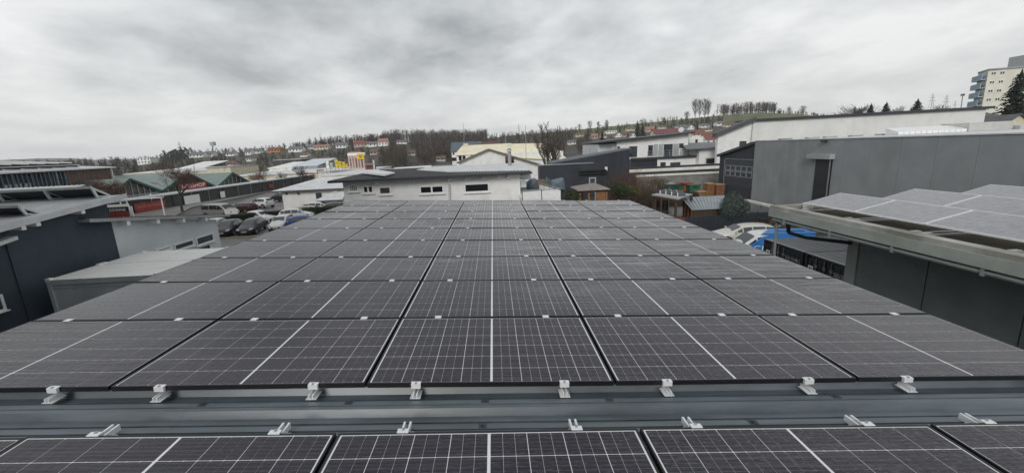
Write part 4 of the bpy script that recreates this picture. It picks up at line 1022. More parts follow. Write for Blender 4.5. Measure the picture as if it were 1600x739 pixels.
o = thing('low_hall', 'low hall with pale roof between the white building and the yellow roofed one', 'building', w.at(a, 0, -5))
b = MB(); w.box(b, a, c_, 0, z-.15, -14, 0); b.build('wall', offwhite, o); b = MB(); w.box(b, a-.3, c_+.3, z-.148, z+.05, -14.3, .3); b.build('roof', mat('pale_green_white_roof', (.62, .66, .62), .6, .1, .8, world=True), o)

# yellow roofed building
yel = mat('pale_yellow_roof', (.78, .72, .55), .7, .06, .8, world=True, dirt=.12)
rake = mat('brown_rake_board', (.17, .155, .14), .7, .2, 2)
w = fl(75)
o = thing('yellow_roof_building', 'white gabled building with pale yellow roof and dark red window', 'building', w.at(150, 0, -10))
L_ = w.px(714, 256); A_ = w.px(763.5, 234.5); H_ = w.px(842, 258.5); k = (A_[1]-H_[1])/(H_[0]-A_[0]); s0 = w.px(717, 256)[0]
zl = A_[1]-(A_[0]-s0)*(A_[1]-L_[1])/(A_[0]-L_[0])
b = MB(); w.shape(b, [(s0, 0), (s0, zl), (A_[0], A_[1]), (H_[0], H_[1]), (H_[0], 0)], -24, 0); b.build('wall', white_wall, o)
for p, q in ((L_, A_), (A_, (H_[0]+.4, H_[1]-.1))):
    b = MB(); b.ext([w.at(p[0], p[1]+.03, .4), w.at(q[0], q[1]+.03, .4), w.at(q[0], q[1]+.25, .4), w.at(p[0], p[1]+.25, .4)], (0, 26, 0)); b.build('roof', yel, o)
    b = MB(); b.bar(w.at(p[0], p[1]+.12, .46), w.at(q[0], q[1]+.12, .46), .10, .34); b.build('rake_board', rake, o)
r = w.rpx(790, 263, 803, 246)
b = MB(); w.box(b, r[0], r[1], r[2], r[3]+.2, .01, .08); pnl = b.build('window_panel', mat('wine_red_panel', (.22, .03, .04), .6, .1, 3), o)
for f_ in (.08, .54): g = MB(); ww = r[1]-r[0]; w.box(g, r[0]+ww*f_, r[0]+ww*(f_+.38), r[2]+(r[3]-r[2])*.35, r[2]+(r[3]-r[2])*.75, .081, .10); g.build('pane', glass_d, pnl)
# its left wing and rear wing
w = fl(90)
o = thing('yellow_roof_wing', 'left wing with pale yellow roof, chimney block and two small windows', 'building', w.at(150, 0, -4)); r = w.rpx(714, 256, 752, 241)
b = MB(); w.box(b, r[0], r[1]+6, 0, r[3], -9, 0); b.build('wall', white_wall, o)
zr_ = w.px(724, 228.5)[1]; b = MB(); b.ext([w.at(r[0]-.4, r[3]-.02, .5), w.at(r[1]+7, r[3]-.02, .5), w.at(r[1]+7.5, zr_, -5), w.at(r[0]+1.2, zr_, -5)], (0, 0, .2)); b.build('roof', yel, o)
for x in (719, 725): q = w.rpx(x-2.0, 251, x+2.2, 243.5); window(w, o, q, anthra_metal, glass_d, .1, 0, False)
q = w.rpx(735, 247, 741, 242); window(w, o, q, white_pl, glass_d, .1, 0, False)
q = w.rpx(722, 229, 729.5, 224); b = MB(); w.box(b, q[0], q[1], r[3], q[3], -5.2, -4); b.build('chimney', cream, o)
w = fl(108)
o = thing('rear_yellow_wing', 'long rear block with pale yellow roof seen through the bare tree', 'building', w.at(150, 0, -4)); r = w.rpx(765, 243, 880, 236)
b = MB(); w.box(b, r[0], r[1], 0, r[2]+.3, -12, 0); b.build('wall', white_wall, o)
zr_ = w.px(790, 226)[1]; b = MB(); b.ext([w.at(r[0]-.4, r[2]-.3, .5), w.at(r[1]+1.5, r[2]-2.6, .5), w.at(r[1]-3, zr_-.3, -6), w.at(r[0]+2, zr_+.1, -6)], (0, 0, .2)); b.build('roof', yel, o)
# blue grey house with dormer
blu = mat('blue_grey_roof', (.105, .13, .16), .6, .15, 1, world=True)
w = fl(125)
o = prismhouse('house', 'tall house with blue grey roof left of the yellow roofed building', w, w.px(705, 230)[0], w.px(751, 230)[0], w.px(710, 237)[1], w.px(710, 223)[1], 9, white_wall, blu, 'house')
q = w.rpx(706, 252, 716, 246); window(w, o, q, anthra_metal, glass_d, .15, 1, False)
q = w.rpx(707.5, 242, 710, 238.5); window(w, o, q, anthra_metal, glass_d, .1, 0, False)
w = fl(140)
prismhouse('house', 'low house with maroon roof beside the blue grey roofed one', w, w.px(752, 230)[0], w.px(781, 230)[0], w.px(760, 231)[1], w.px(760, 222.5)[1], 9, cream, mat('maroon_roof', (.14, .06, .065), .7, .15, 1, world=True), 'house')
# left: white building with grey roof and its lean-to
w = fl(57); zro = atY(480, 280.5, 64).z; e0 = w.px(428.5, 298); e1 = w.px(523, 294.5); r0 = w.px(457, 281); r1_ = w.px(540, 276); wl = w.px(440, 300)[0]
o = thing('white_office', 'white single storey office with pale grey roof beside the car park', 'building', w.at(wl, 0, -5))
b = MB(); w.box(b, wl, e1[0]+2, 0, e0[1]-.15, -12, 0); b.build('wall', white_wall, o)
b = MB(); b.ext([w.at(e0[0], e0[1]-.1, .6), w.at(e1[0]+2, e0[1]-.1, .6), w.at(e1[0]+2, zro, -7), w.at(e0[0]+3.4, zro, -7)], (0, 0, .10)); b.build('roof', roof_lgrey, o)
b = MB(); w.box(b, e0[0], e1[0]+2, e0[1]-.26, e0[1]-.08, .601, .70); b.build('gutter', anthra_metal, o)
q = w.rpx(493.5, 312, 503.5, 300); window(w, o, q, white_pl, glass_m, .1, 0, True)
for x in (448, 467): p = w.px(x, 303); b = MB(); w.box(b, p[0]-.12, p[0]+.12, p[1]-.1, p[1]+.15, .002, .14); b.build('wall_lamp', anthra_metal, o)
w2 = fl(55); a = w2.px(497, 313); c_ = w2.px(537, 313); t = w2.px(527.5, 292.5)
o = thing('lean_to', 'white lean-to with steep pale roof leaning on the white building', 'building', w2.at(a[0], 0, -2))
b = MB(); w2.box(b, a[0]+.35, c_[0], 0, a[1]-.15, -6, 0); b.build('wall', white_wall, o)
b = MB(); b.ext([w2.at(a[0], a[1]-.05, .4), w2.at(c_[0], a[1]-.05, .4), w2.at(c_[0], t[1]-.55, -2.4), w2.at(t[0]-.5, t[1]-.55, -2.4)], (0, 0, .08)); b.build('roof', roof_lgrey, o)
b = MB(); b.bar(w2.at(a[0]-.02, a[1]+.06, .42), w2.at(t[0]-.5, t[1]-.46, -2.4), .16, .16); b.build('verge', white_pl, o)
b = MB(); w2.box(b, a[0], c_[0], a[1]-.22, a[1]-.06, .401, .48); b.build('gutter', anthra_metal, o)

# terrace with glass railing, sails and dark clad building
ter = thing('terrace', 'white roof terrace with thin metal railing right of the white building', 'terrace', (5, 27, 0))
w = fl(25); a = w.px(816, 306)[0]; c_ = w.px(876.5, 304)[0]; z = w.px(845, 303)[1]
b = MB(); w.box(b, a, c_, 0, z-.35, -5, 0); b.build('wall', white_wall, ter)
for (p, q) in (((a, 0), (c_, 0)), ((c_, 0), (c_-.9, -4.5))):
    P, Q = w.at(p[0], 0, p[1]), w.at(q[0], 0, q[1]); n_ = max(2, int((Q-P).length/1.0))
    for i in range(n_):
        A1, A2 = P+(Q-P)*(i/n_), P+(Q-P)*((i+1)/n_); d = (A2-A1)*.02
        b = MB(); b.bar((A1+d)+Vector((0, 0, z-.08)), (A2-d)+Vector((0, 0, z-.08)), .03, .50); b.build('railing_panel', white_pl, ter)
        b = MB(); b.bar(A1+Vector((0, 0, z-.4)), A1+Vector((0, 0, z+.28)), .05, .05); b.build('railing_post', anthra_metal, ter)
    b = MB(); b.bar(P+Vector((0, 0, z+.28)), Q+Vector((0, 0, z+.28)), .05, .05); b.build('handrail', steel, ter)
def sail(label, pts, depth, m, Yp):
    o = thing('tarpaulin', label, 'tarpaulin', atY(pts[0][0], pts[0][1], Yp)); mb = MB(); n = len(pts)
    P = [atY(x, y, Yp) for x, y in pts]; c = sum(P, Vector())/n
    o.location = (c.x, Yp, 0); OFF[o.name] = (Vector((c.x, Yp, 0)), 0)
    front = [p.copy() for p in P]; ring2 = [c+(p-c)*.6+Vector((0, -.45, 0)) for p in P]; bk = [p+Vector((0, depth, 0)) for p in P]
    mb.v = [tuple(p) for p in front+ring2+[c+Vector((.1, -.62, .1))]+bk]
    for i in range(n):
        j = (i+1) % n; mb.f += [(i, j, n+j, n+i), (n+i, n+j, 2*n), (i, j, 2*n+1+j, 2*n+1+i)]
    mb.f.append(tuple(range(2*n+1, 3*n+1)))
    mb.build('cover', m, o, smooth=False); b = MB(); b.tube((P[0].x, Yp+.1, 0), (P[0].x, Yp+.1, P[0].z), .05, 6); b.build('mast', steel, o); return o
sailM = mat('blue_grey_tarpaulin', (.13, .17, .20), .6, .12, 1.2, bump=.3, bscale=5)
sail('blue grey tarpaulin hung closest to the dark cladding, with peaked left corner', [(855, 277), (861, 284), (870, 282), (881, 279), (884, 300), (862, 300), (857, 292)], 1.2, sailM, 33)
sail('smaller blue grey tarpaulin beside the corner of the white building', [(824, 287), (831, 281), (838, 280), (840, 300), (826, 300), (822, 293)], 1.2, sailM, 32)
stp_ = thing('garden_steps', 'brown stone garden steps between the two tarpaulins', 'steps', (7, 37, 0))
for i in range(6):
    p = atY(848, 296-i*3, 36+i*.35); b = MB(); b.box(p.x-.7, p.x+.7, p.y, p.y+.5, 0, p.z); b.build('step', mat('brown_stone', (.17, .14, .11), .9, .2, 3), stp_)
db = thing('dark_clad_building', 'anthracite clad building with sloping top and white framed door behind the gazebo', 'building', (10, 44, 0))
w = fl(43); P1 = [w.px(*q) for q in ((862, 256), (984, 233.5))]; eb = w.px(984.5, 262)[0]
b = MB(); w.shape(b, [(P1[0][0], 0), (P1[0][0], P1[0][1]), (P1[1][0], P1[1][1]), (P1[1][0], 0)], -3, 0); b.build('wall', anthra, db)
b = MB(); b.ext([w.at(P1[0][0]-.1, P1[0][1]-.02, .12), w.at(P1[1][0]+.1, P1[1][1]-.02, .12), w.at(P1[1][0]+.1, P1[1][1]+.14, .12), w.at(P1[0][0]-.1, P1[0][1]+.14, .12)], (0, 3.4, 0)); b.build('roof', mat('slate_blue_roof', (.12, .135, .155), .6, .12, 1, world=True), db)
n_ = 26; st_ = (P1[1][0]-P1[0][0])/n_
for i in range(n_):
    s = P1[0][0]+i*st_; zt_ = P1[0][1]+(P1[1][1]-P1[0][1])*(i*1./n_)-.05; b = MB(); w.box(b, s, s+st_-.03, 2.5, zt_, .002, .022); b.build('cladding_panel', anthra, db)
w = fl(41.6); q0, q1 = w.px(842.5, 259), w.px(948, 254.5); zt_ = (q0[1]+q1[1])/2
lo_ = thing('dark_annex', 'lower anthracite block in front of the sloping dark building, with lamp and door', 'building', w.at(q0[0], 0, -.5))
b = MB(); w.box(b, q0[0], q1[0], 0, zt_, -1.3, 0); b.build('wall', anthra, lo_)
b = MB(); w.box(b, q0[0]-.05, w.px(928, 255)[0], zt_+.002, zt_+.06, -1.3, .05); b.build('coping', steel, lo_)
s0, s1 = w.px(906, 290)[0], w.px(945, 290)[0]; n_ = 14
for i in range(n_):
    a = s0+(s1-s0)*i/n_; b = MB(); w.box(b, a, a+(s1-s0)/n_-.05, 0, w.px(920, 276)[1], .002, .035); b.build('cladding_panel', anthra, lo_)
for yy in (268, 272.5): b = MB(); zq = w.px(920, yy)[1]; w.box(b, s0-.1, s1+.1, zq, zq+.16, .002, .30); b.build('awning_box', black, lo_)
r = w.rpx(920, 296, 931, 277); b = MB(); w.box(b, r[0], r[0]+.13, 0, r[3], .036, .09); w.box(b, r[1]-.13, r[1], 0, r[3], .036, .09); w.box(b, r[0]+.13, r[1]-.13, r[3]-.13, r[3], .036, .09); d_ = b.build('door', mat('pale_door_frame', (.42, .43, .44), .5, .08, 5), lo_)
g = MB(); w.box(g, r[0]+.14, r[1]-.14, 0, r[3]-.14, .04, .06); g.build('pane', glass_m, d_)
p = w.px(946.5, 264); b = MB(); w.box(b, p[0]-.13, p[0]+.13, p[1]-.2, p[1]+.22, .002, .2); b.build('wall_lamp', white_pl, lo_, bev=.04)

# gazebo
gz = thing('gazebo', 'small gazebo with shingled hip roof on orange timber posts', 'gazebo', (8.6, 32, 0))
c_ = atY(928, 287, 32.2); e0 = atY(902.5, 297.5, 30.8); e1 = atY(953.5, 297, 30.8); ze = e0.z; yb = 33.8
cor = [Vector((e0.x, 30.8, ze)), Vector((e1.x, 30.8, ze)), Vector((e1.x, yb, ze)), Vector((e0.x, yb, ze))]; apx = Vector((c_.x, 32.3, c_.z+.05))
shin = mat('pinkish_grey_shingle', (.30, .26, .245), .85, .2, 4)
for i in range(4):
    A1, A2 = cor[i], cor[(i+1) % 4]
    b = MB(); b.v = [tuple(A1), tuple(A2), tuple(apx), tuple(A1-Vector((0, 0, .08))), tuple(A2-Vector((0, 0, .08))), tuple(apx-Vector((0, 0, .08)))]; b.f = [(0, 1, 2), (5, 4, 3), (0, 3, 4, 1), (1, 4, 5, 2), (2, 5, 3, 0)]; rr_ = b.build('roof', shin, gz)
    for k in range(1, 6):
        t = k/6.; p, q = A1.lerp(apx, t)+Vector((0, 0, .012)), A2.lerp(apx, t)+Vector((0, 0, .012)); b = MB(); b.bar(p, q, .03, .018); b.build('shingle_course', shin, rr_)
for x in (e0.x+.25, e0.x+1.0, e1.x-1.0, e1.x-.25):
    for y in (31.0, yb-.25): b = MB(); b.box(x-.09, x+.09, y, y+.18, 0, ze-.02); b.build('post', wood, gz)
b = MB(); b.box(e1.x-1.0, e1.x-.25, 31.05, 31.1, 0, ze-.05); b.build('side_screen', wood, gz)
b = MB(); b.box(e0.x+.1, e1.x-.1, 31.0, 31.14, ze-.25, ze-.03); b.build('beam', wood_d, gz)
bush('bush', 'dark green bush left of the gazebo', (atY(893, 303, 31).x, 31, atY(893, 303, 31).z-.3), .9, .9, .8, 900, .07, leafg)
def bsh(label, px, py, Yd, rx, rz, m, n=1100, sz=.07, nm='bush', cat='bush'):
    p = atY(px, py, Yd); return bush(nm, label, (p.x, p.y, p.z), rx, rx*.8, rz, n, sz, m, cat)
bsh('rounded dark green bush right of the gazebo', 964, 297, 36, 1.0, .95, leafg, 1800, .07)
bsh('small mossy green bush beside the dark bush', 977, 301, 34, .8, .6, leafg, 1000, .06)
bsh('yellow green bush in front of the brown thicket', 987, 300, 35, .9, .75, leafy, 1300, .06)
bsh('fluffy silver green conifer bush at the end of the board fence', 1147, 324, 31.2, 1.35, 1.55, silver, 7500, .055)
bsh('yellowish shrub at the right end of the brown thicket', 1028, 287, 41, 1.3, .7, leafy, 900, .07)
p = atY(992, 300, 39); twig_bush('thicket', 'wide thicket of reddish brown bare twigs below the modern house', (p.x, 40, 0), 3.4, 2.0, atY(990, 271, 40).z, 900, twig_red)
p = atY(1015, 300, 37); twig_bush('thicket', 'thinner brown twig thicket reaching toward the black netting', (p.x, 37.5, 0), 2.2, 1.2, atY(1015, 284, 37).z, 420, twig_brown)
# ================================================================ modern white house and the yard before it
mh = thing('modern_house', 'modern white two storey house with long sloping roof and railed terrace', 'house', (22, 64, 0))
w = fl(60); X = lambda x, y: w.px(x, y)
T0, T1 = X(964, 221.5), X(1076, 208.8)
b = MB(); w.shape(b, [(T0[0], 0), T0, T1, (T1[0], 0)], -11, 0); b.build('wall', white_wall, mh)
g0, g1 = X(936, 224), X(964, 222.3); b = MB(); w.shape(b, [(g0[0], 0), (g0[0], g0[1]-.2), (g1[0]-.01, g1[1]-.2), (g1[0]-.01, 0)], -11, -.6); b.build('grey_wall', lgrey_wall, mh)
q0, q1 = X(934.5, 223), X(1082, 207.6); b = MB(); b.ext([w.at(q0[0], q0[1]-.1, .9), w.at(q1[0], q1[1]-.1, .9), w.at(q1[0], q1[1]+.14, .9), w.at(q0[0], q0[1]+.14, .9)], (0, 12.4, 0)); b.build('roof', anthra_metal, mh)
dgrey = mat('mid_grey_panel', (.40, .42, .43), .6, .06, 1)
def wp(x0, y0, x1, y1, mul=0, fm=anthra_metal, gm=glass_m, par=mh, ww=w): r = ww.rpx(x0, y0, x1, y1); return window(ww, par, r, fm, gm, .12, mul, False)
wp(982.5, 246, 995.5, 228.5, 1); wp(1012.5, 244, 1020, 227); wp(1036.6, 244.5, 1051, 225.2, 1); wp(1061, 231.6, 1068, 224.2); wp(964.5, 234, 968.5, 229, 0, anthra_metal, glass_d)
wp(1031.5, 260, 1040, 253.2); wp(1047, 260.6, 1062.8, 253.2, 1)
for x0, x1 in ((1020.5, 1028), (1028.4, 1036.2)): r = w.rpx(x0, 244, x1, 225.5); b = MB(); w.box(b, r[0], r[1], r[2], r[3], .002, .03); b.build('wall_panel', dgrey, mh)
r = w.rpx(1051.4, 243, 1060.6, 224.8); b = MB(); w.box(b, r[0], r[1], r[2], r[3], .002, .03); b.build('wall_panel', dgrey, mh)
r = w.rpx(949, 233, 958, 227); b = MB(); w.box(b, r[0], r[1], r[2], r[3], -.598, -.55); b.build('wall_panel', dgrey, mh)
r = w.rpx(978, 266, 1017.5, 247.5); b = MB(); w.box(b, r[0], r[1], r[2]-1, r[3], .002, 2.2); b.build('carport', black, mh)
for k in range(9): b = MB(); s = r[0]+(r[1]-r[0])*(k+.5)/9; w.box(b, s-.25, s+.25, r[2]-1, r[2]+1.3, 2.201, 2.24); b.build('carport_panel', anthra, mh)
t0, t1 = X(985, 248), X(1093, 243.2); zt_ = (t0[1]+t1[1])/2; gs0 = X(1018.5, 250)[0]
b = MB(); w.box(b, gs0, t1[0], 0, zt_-.15, .002, 2.0); b.build('ground_floor', white_wall, mh)
wg2 = Wall((w.at(gs0, 0, 2.0).x, 58.0), (w.at(t1[0], 0, 2).x, 58.0))
for q in ((1031.5, 261, 1040, 253.5, 0), (1047, 261.5, 1062.8, 253.5, 1)): r = wg2.rpx(*q[:4]); window(wg2, mh, r, anthra_metal, glass_m, .12, q[4], False)
b = MB(); w.box(b, t0[0], t1[0]+.1, zt_-.15, zt_+.12, .002, 2.3); b.build('terrace_slab', anthra_metal, mh)
for k in range(12): s = X(1003, 240)[0]+k*.85; b = MB(); w.box(b, s, s+.05, zt_+.12, zt_+1.1, 2.2, 2.25); b.build('railing_post', steel, mh)
s = X(1003, 240)[0]
for z_ in (1.08, .7, .4): b = MB(); b.bar(w.at(s, zt_+z_, 2.22), w.at(s+9.4, zt_+z_, 2.22), .04, .04); b.build('railing', steel, mh)
w3 = fl(63); r = w3.rpx(1076.6, 229, 1099, 213.6); b = MB(); w3.box(b, r[0], r[1], 0, r[3], -8, 0); b.build('cube_wall', white_wall, mh)
r = w3.rpx(1074.8, 228.5, 1078.8, 218.5); 
window(w3, mh, (r[0]+1.2, r[1]+1.2, r[2], r[3]), anthra_metal, glass_d, .1, 0, False)
w4 = fl(57); r0_ = w4.px(1068, 232); r1_ = w4.px(1124, 230.5); a0_ = w4.px(1093, 234)[0]
b = MB(); w4.box(b, a0_, r1_[0]+4, 0, r0_[1]-.3, -5, 0); b.build('annex_wall', white_wall, mh)
b = MB(); b.ext([w4.at(r0_[0], r0_[1]-.2, .8), w4.at(r1_[0]+4, r0_[1]-.2, .8), w4.at(r1_[0]+4, r0_[1]+.55, -5), w4.at(r0_[0]+2, r0_[1]+.55, -5)], (0, 0, .15)); b.build('annex_roof', mat('annex_grey_roof', (.19, .195, .21), .6, .1, 1, world=True), mh)
r = w4.rpx(1100.5, 258.5, 1121, 245); window(w4, mh, r, lgrey_wall, glass_m, .22, 0, False)
b = MB(); w4.box(b, r[0]+.3, r[1]-.3, r[2]+.3, r[2]+.9, .04, .08); b.build('garage_box', black, mh)
p = X(1069, 204); dsh = thing('satellite_dish', 'pale round satellite dish on the roof end of the modern house', 'antenna', w.at(p[0], T1[1], -1))
b = MB(); b.tube(w.at(p[0], T1[1], -1), w.at(p[0], p[1], -1), .04, 6); b.build('mast', steel, dsh)
b = MB(); c_ = w.at(p[0], p[1]+.1, -.9); b.tube(c_, c_+Vector((-.1, -.14, .05)), .22, 16, .42); b.build('dish', lgrey_wall, dsh)
# low white yard walls with dark copings
for k, (y_, q0, q1, th) in enumerate(((51.5, (976, 266.3), (1122, 258.5), 4.3), (49.5, (994, 275), (1122, 266.5), 3.2))):
    ww = fl(y_); A_, B_ = ww.px(*q0), ww.px(*q1); h = th*y_/F*1.05
    o = thing('yard_wall', ('upper', 'lower')[k]+' long white yard wall with dark coping below the modern house', 'wall', ww.at(A_[0], 0, 0), 0, 'white yard walls')
    zt_ = (A_[1]+B_[1])/2
    b = MB(); ww.box(b, A_[0], B_[0]+3, zt_-h, zt_, -.3, 0); b.build('wall', offwhite, o)
    b = MB(); ww.box(b, A_[0], B_[0]+3, zt_+.002, zt_+.28, -.35, -.02); b.build('coping', anthra_metal, o)
    b = MB(); ww.box(b, A_[0]+.1, B_[0]+3, 0, zt_-h-.002, -.28, -.12); b.build('plinth', anthra_metal if not k else pave, o)

# bins, crates, netting
def bin_(label, px, py0, py1, wd, m, Yd, lidm, grp='bins and drums in the far yard', nm='bin', cat='bin', rnd=False):
    py0 += 3; py1 += 3.5; p = atY(px, py1, Yd); h = p.z; o = thing(nm, label, cat, (p.x, Yd, GRD), 0, grp); b = MB()
    zb = atY(px, py0, Yd).z
    if rnd: b.tube((p.x, Yd, zb), (p.x, Yd, h), wd/2, 14)
    else: b.hexa([(p.x-wd*.42, Yd-.4, zb), (p.x+wd*.42, Yd-.4, zb), (p.x+wd*.42, Yd+.4, zb), (p.x-wd*.42, Yd+.4, zb)], [(p.x-wd*.5, Yd-.5, h), (p.x+wd*.5, Yd-.5, h), (p.x+wd*.5, Yd+.5, h), (p.x-wd*.5, Yd+.5, h)])
    b.build('body', m, o); b = MB(); b.box(p.x-wd*.53, p.x+wd*.53, Yd-.55, Yd+.5, h+.002, h+.10); b.build('lid', lidm, o, bev=.02)
    b = MB(); b.box(p.x-wd*.2, p.x+wd*.2, Yd-.60, Yd-.56, h-.2, h-.12); b.build('handle', black, o)
    o2 = MB(); o2.box(p.x-wd*.5, p.x+wd*.5, Yd-.45, Yd+.45, 0, max(zb-.002, .1)); o2.build('stand', wood_d, o); return o
binG = mat('green_bin_plastic', (.03, .13, .07), .5, .15, 3); binR = mat('orange_red_plastic', (.42, .07, .035), .5, .15, 3)
bin_('long green bin, leftmost of the coloured bins, with white label', 1053, 296, 286, 1.9, binG, 44, black)
bin_('orange red drum between two green bins', 1072, 295, 283, 1.1, binR, 44, mat('red_lid', (.30, .04, .03), .5, .1, 3), rnd=True)
bin_('tall green bin right of the orange red drum', 1083, 301, 286, 1.25, binG, 43, binG)
bin_('pale blue sheeted heap at the left end of the bins', 1040, 290, 284, 1.6, mat('pale_blue_sheet', (.30, .40, .45), .6, .2, 2), 45, mat('pale_blue_sheet', (.3, .4, .45)), nm='sheeted_heap', cat='heap')
def crate(label, px, py0, py1, wd, Yd, n=6):
    py0 += 3; py1 += 3; p = atY(px, py1, Yd); zb = atY(px, py0, Yd).z; o = thing('timber_crate', label, 'crate', (p.x, Yd, 0), 0, 'orange timber crates'); h = p.z-zb
    for i in range(n):
        z = zb+h*i/n; b = MB(); b.box(p.x-wd/2, p.x+wd/2, Yd-.5, Yd-.46, z, z+h/n-.05); b.build('slat', wood, o)
        b = MB(); b.box(p.x-wd/2, p.x-wd/2+.04, Yd-.45, Yd+.5, z, z+h/n-.05); b.build('slat', wood, o)
    for x in (p.x-wd/2, p.x+wd/2-.1): b = MB(); b.box(x, x+.1, Yd-.56, Yd-.502, 0, p.z); b.build('corner_post', wood, o)
    b = MB(); b.box(p.x-wd/2-.05, p.x+wd/2+.05, Yd-.6, Yd+.55, p.z+.002, p.z+.08); b.build('lid', mat('fresh_timber', (.42, .27, .14), .7, .2, 4), o)
crate('tall orange timber crate nearest the roller door, right end', 1122, 302, 285.5, .9, 43); crate('wide orange slatted crate stack between two tall crates', 1114, 302, 288, .8, 43.6, 5); crate('tall orange timber crate, left one of the tall pair', 1107, 302, 284, .75, 43)
crate('small orange timber box next to the tall green bin', 1094, 304, 296.5, 1.05, 42, 3)
net = thing('netting', 'black netting stretched on a sloping frame left of the crates', 'netting', (21, 41, 0)); netM = mat('black_green_net', (.018, .028, .024), .9, .4, 4)
P = [atY(1026, 290, 40.5), atY(1046, 293, 40.5), atY(1094, 304.5, 40.5), atY(1094, 311, 40.5), atY(1026, 306, 40.5)]
b = MB(); b.ext(P, (0, .05, 0)); b.build('net', netM, net)
for p in P: b = MB(); b.tube((p.x, p.y, 0), (p.x, p.y, p.z+.1), .04, 6); b.build('pole', steel, net)
# sheds
s1 = thing('pergola', 'dark timber pergola with flat grey roof carrying small tilted solar panels', 'pergola', (17.5, 35, 0))
Zr = 2.75; c4 = [atZ(1060, 312.5, Zr), atZ(1018, 305.5, Zr), atZ(1042, 300.5, Zr), atZ(1082, 305.0, Zr)]
b = MB(); b.ext(c4, (0, 0, .10)); b.build('roof', roof_grey, s1)
for i, p in enumerate(c4): q = c4[0].lerp(p, .93) if i else p+Vector((-.1, .2, 0)); b = MB(); b.box(q.x-.08, q.x+.08, q.y-.08, q.y+.08, 0, Zr-.002); b.build('post', wood_d, s1)
for (x_, y_) in ((1024, 306.5), (1033, 308.2)): q = atZ(x_, y_, Zr); b = MB(); b.box(q.x-.08, q.x+.08, q.y-.08, q.y+.08, 0, Zr-.002); b.build('post', wood_d, s1)
b = MB(); b.bar(c4[0]-Vector((0, 0, .12)), c4[1]-Vector((0, 0, .12)), .10, .2); b.build('beam', wood_d, s1)
b = MB(); p, q = c4[0].lerp(c4[1], .2), c4[0].lerp(c4[1], .9); b.bar((p.x, p.y+.4, 1.5), (q.x, q.y+.4, 1.5), .12, .1); b.build('rail', wood_d, s1)
for i in range(7):
    f_ = .12+(i % 4)*.22; g_ = .35+.35*(i//4); p = c4[1].lerp(c4[0], f_).lerp(c4[2].lerp(c4[3], f_), g_)
    b = MB(); b.ext([(p.x, p.y, Zr+.12), (p.x+.75, p.y-.1, Zr+.12), (p.x+.8, p.y+.5, Zr+.34), (p.x+.05, p.y+.6, Zr+.34)], (0, 0, .04)); b.build('roof_panel', backM, s1)
    b = MB(); b.box(p.x-.03, p.x+.03, p.y-.06, p.y, Zr+.1, Zr+.42); b.build('support', white_pl, s1)
s2 = thing('timber_shed', 'timber shed with standing seam zinc roof and orange corner posts', 'shed', (19, 32, 0))
zinc = mat('zinc_sheet', (.29, .325, .35), .45, .12, 1.5, spec=.6, stretch=(1, 1, 1))
A1, A2 = atZ(1081, 328.8, 1.72), atZ(1129, 326.6, 1.72); B1, B2 = atZ(1064, 309.6, 2.42), atZ(1133, 306, 2.42)
n_ = 12
for i in range(n_):
    f0_, f1_ = i/n_, (i+1)/n_-.012
    b = MB(); b.ext([A1.lerp(A2, f0_), A1.lerp(A2, f1_), B1.lerp(B2, f1_), B1.lerp(B2, f0_)], (0, 0, .04)); b.build('roof_sheet', zinc, s2)
    b = MB(); b.bar(A1.lerp(A2, f0_)+Vector((0, 0, .06)), B1.lerp(B2, f0_)+Vector((0, 0, .06)), .05, .06); b.build('standing_seam', zinc, s2)
dn_ = Vector((0, 0, -1))
b = MB(); i1, i2, j1, j2 = A1.lerp(A2, .04), A1.lerp(A2, .97), B1.lerp(B2, .05), B1.lerp(B2, .97)
i1 = i1.lerp(j1, .06); i2 = i2.lerp(j2, .06)
bt = [Vector((p.x, p.y, 0)) for p in (i1, i2, j2, j1)]; tp = [p+dn_*.05 for p in (i1, i2, j2, j1)]; b.hexa(bt, tp); b.build('wall', wood_d, s2)
for p in (i1, i1.lerp(j1, .35), i1.lerp(j1, .7)): b = MB(); b.box(p.x-.10, p.x-.02, p.y-.07, p.y+.07, 0, p.z-.02); b.build('post', mat('dull_orange_timber', (.20, .095, .04), .7, .3, 3), s2)
b = MB(); p = i1.lerp(i2, .12); b.box(p.x-.3, p.x+.3, p.y-.18, p.y-.05, .6, 1.6); b.build('shelf', wood_d, s2)
# dark board fence
fa, fb = atZ(1072, 340, 1.45), atZ(1206, 330.5, 1.45); d_ = (fb-fa); L = d_.length; n_ = int(L/.55)
fe = thing('board_fence', 'anthracite fence of wide boards behind the old white car', 'fence', (fa.x, fa.y, 0)); wfz = Wall((fa.x, fa.y), (fb.x, fb.y))
nb = 9; ns = 6
for k in range(ns):
    for i in range(nb):
        b = MB(); wfz.box(b, k*L/ns+.05, (k+1)*L/ns-.04, i*.16, i*.16+.15, -.015, .015); b.build('board', anthra, fe)
for k in range(ns+1): b = MB(); wfz.box(b, k*L/ns-.05, k*L/ns+.045, 0, 1.5, -.05, .05); b.build('post', anthra_metal, fe)
ring = thing('red_ring', 'red round tub partly hidden by the edge of the panels near the shed', 'tub', atZ(1070, 345, .8)); rp_ = atZ(1070, 343, .8); ring.location = (rp_.x, rp_.y, 0); OFF[ring.name] = (Vector((rp_.x, rp_.y, 0)), 0)
b = MB(); b.tube((rp_.x, rp_.y, 0), (rp_.x, rp_.y, .85), .42, 16, .50); b.build('bucket', binR, ring); b = MB(); b.tube((rp_.x, rp_.y, .851), (rp_.x, rp_.y, .90), .53, 16, .53); b.build('rim', mat('red_lid', (.3, .04, .03)), ring)
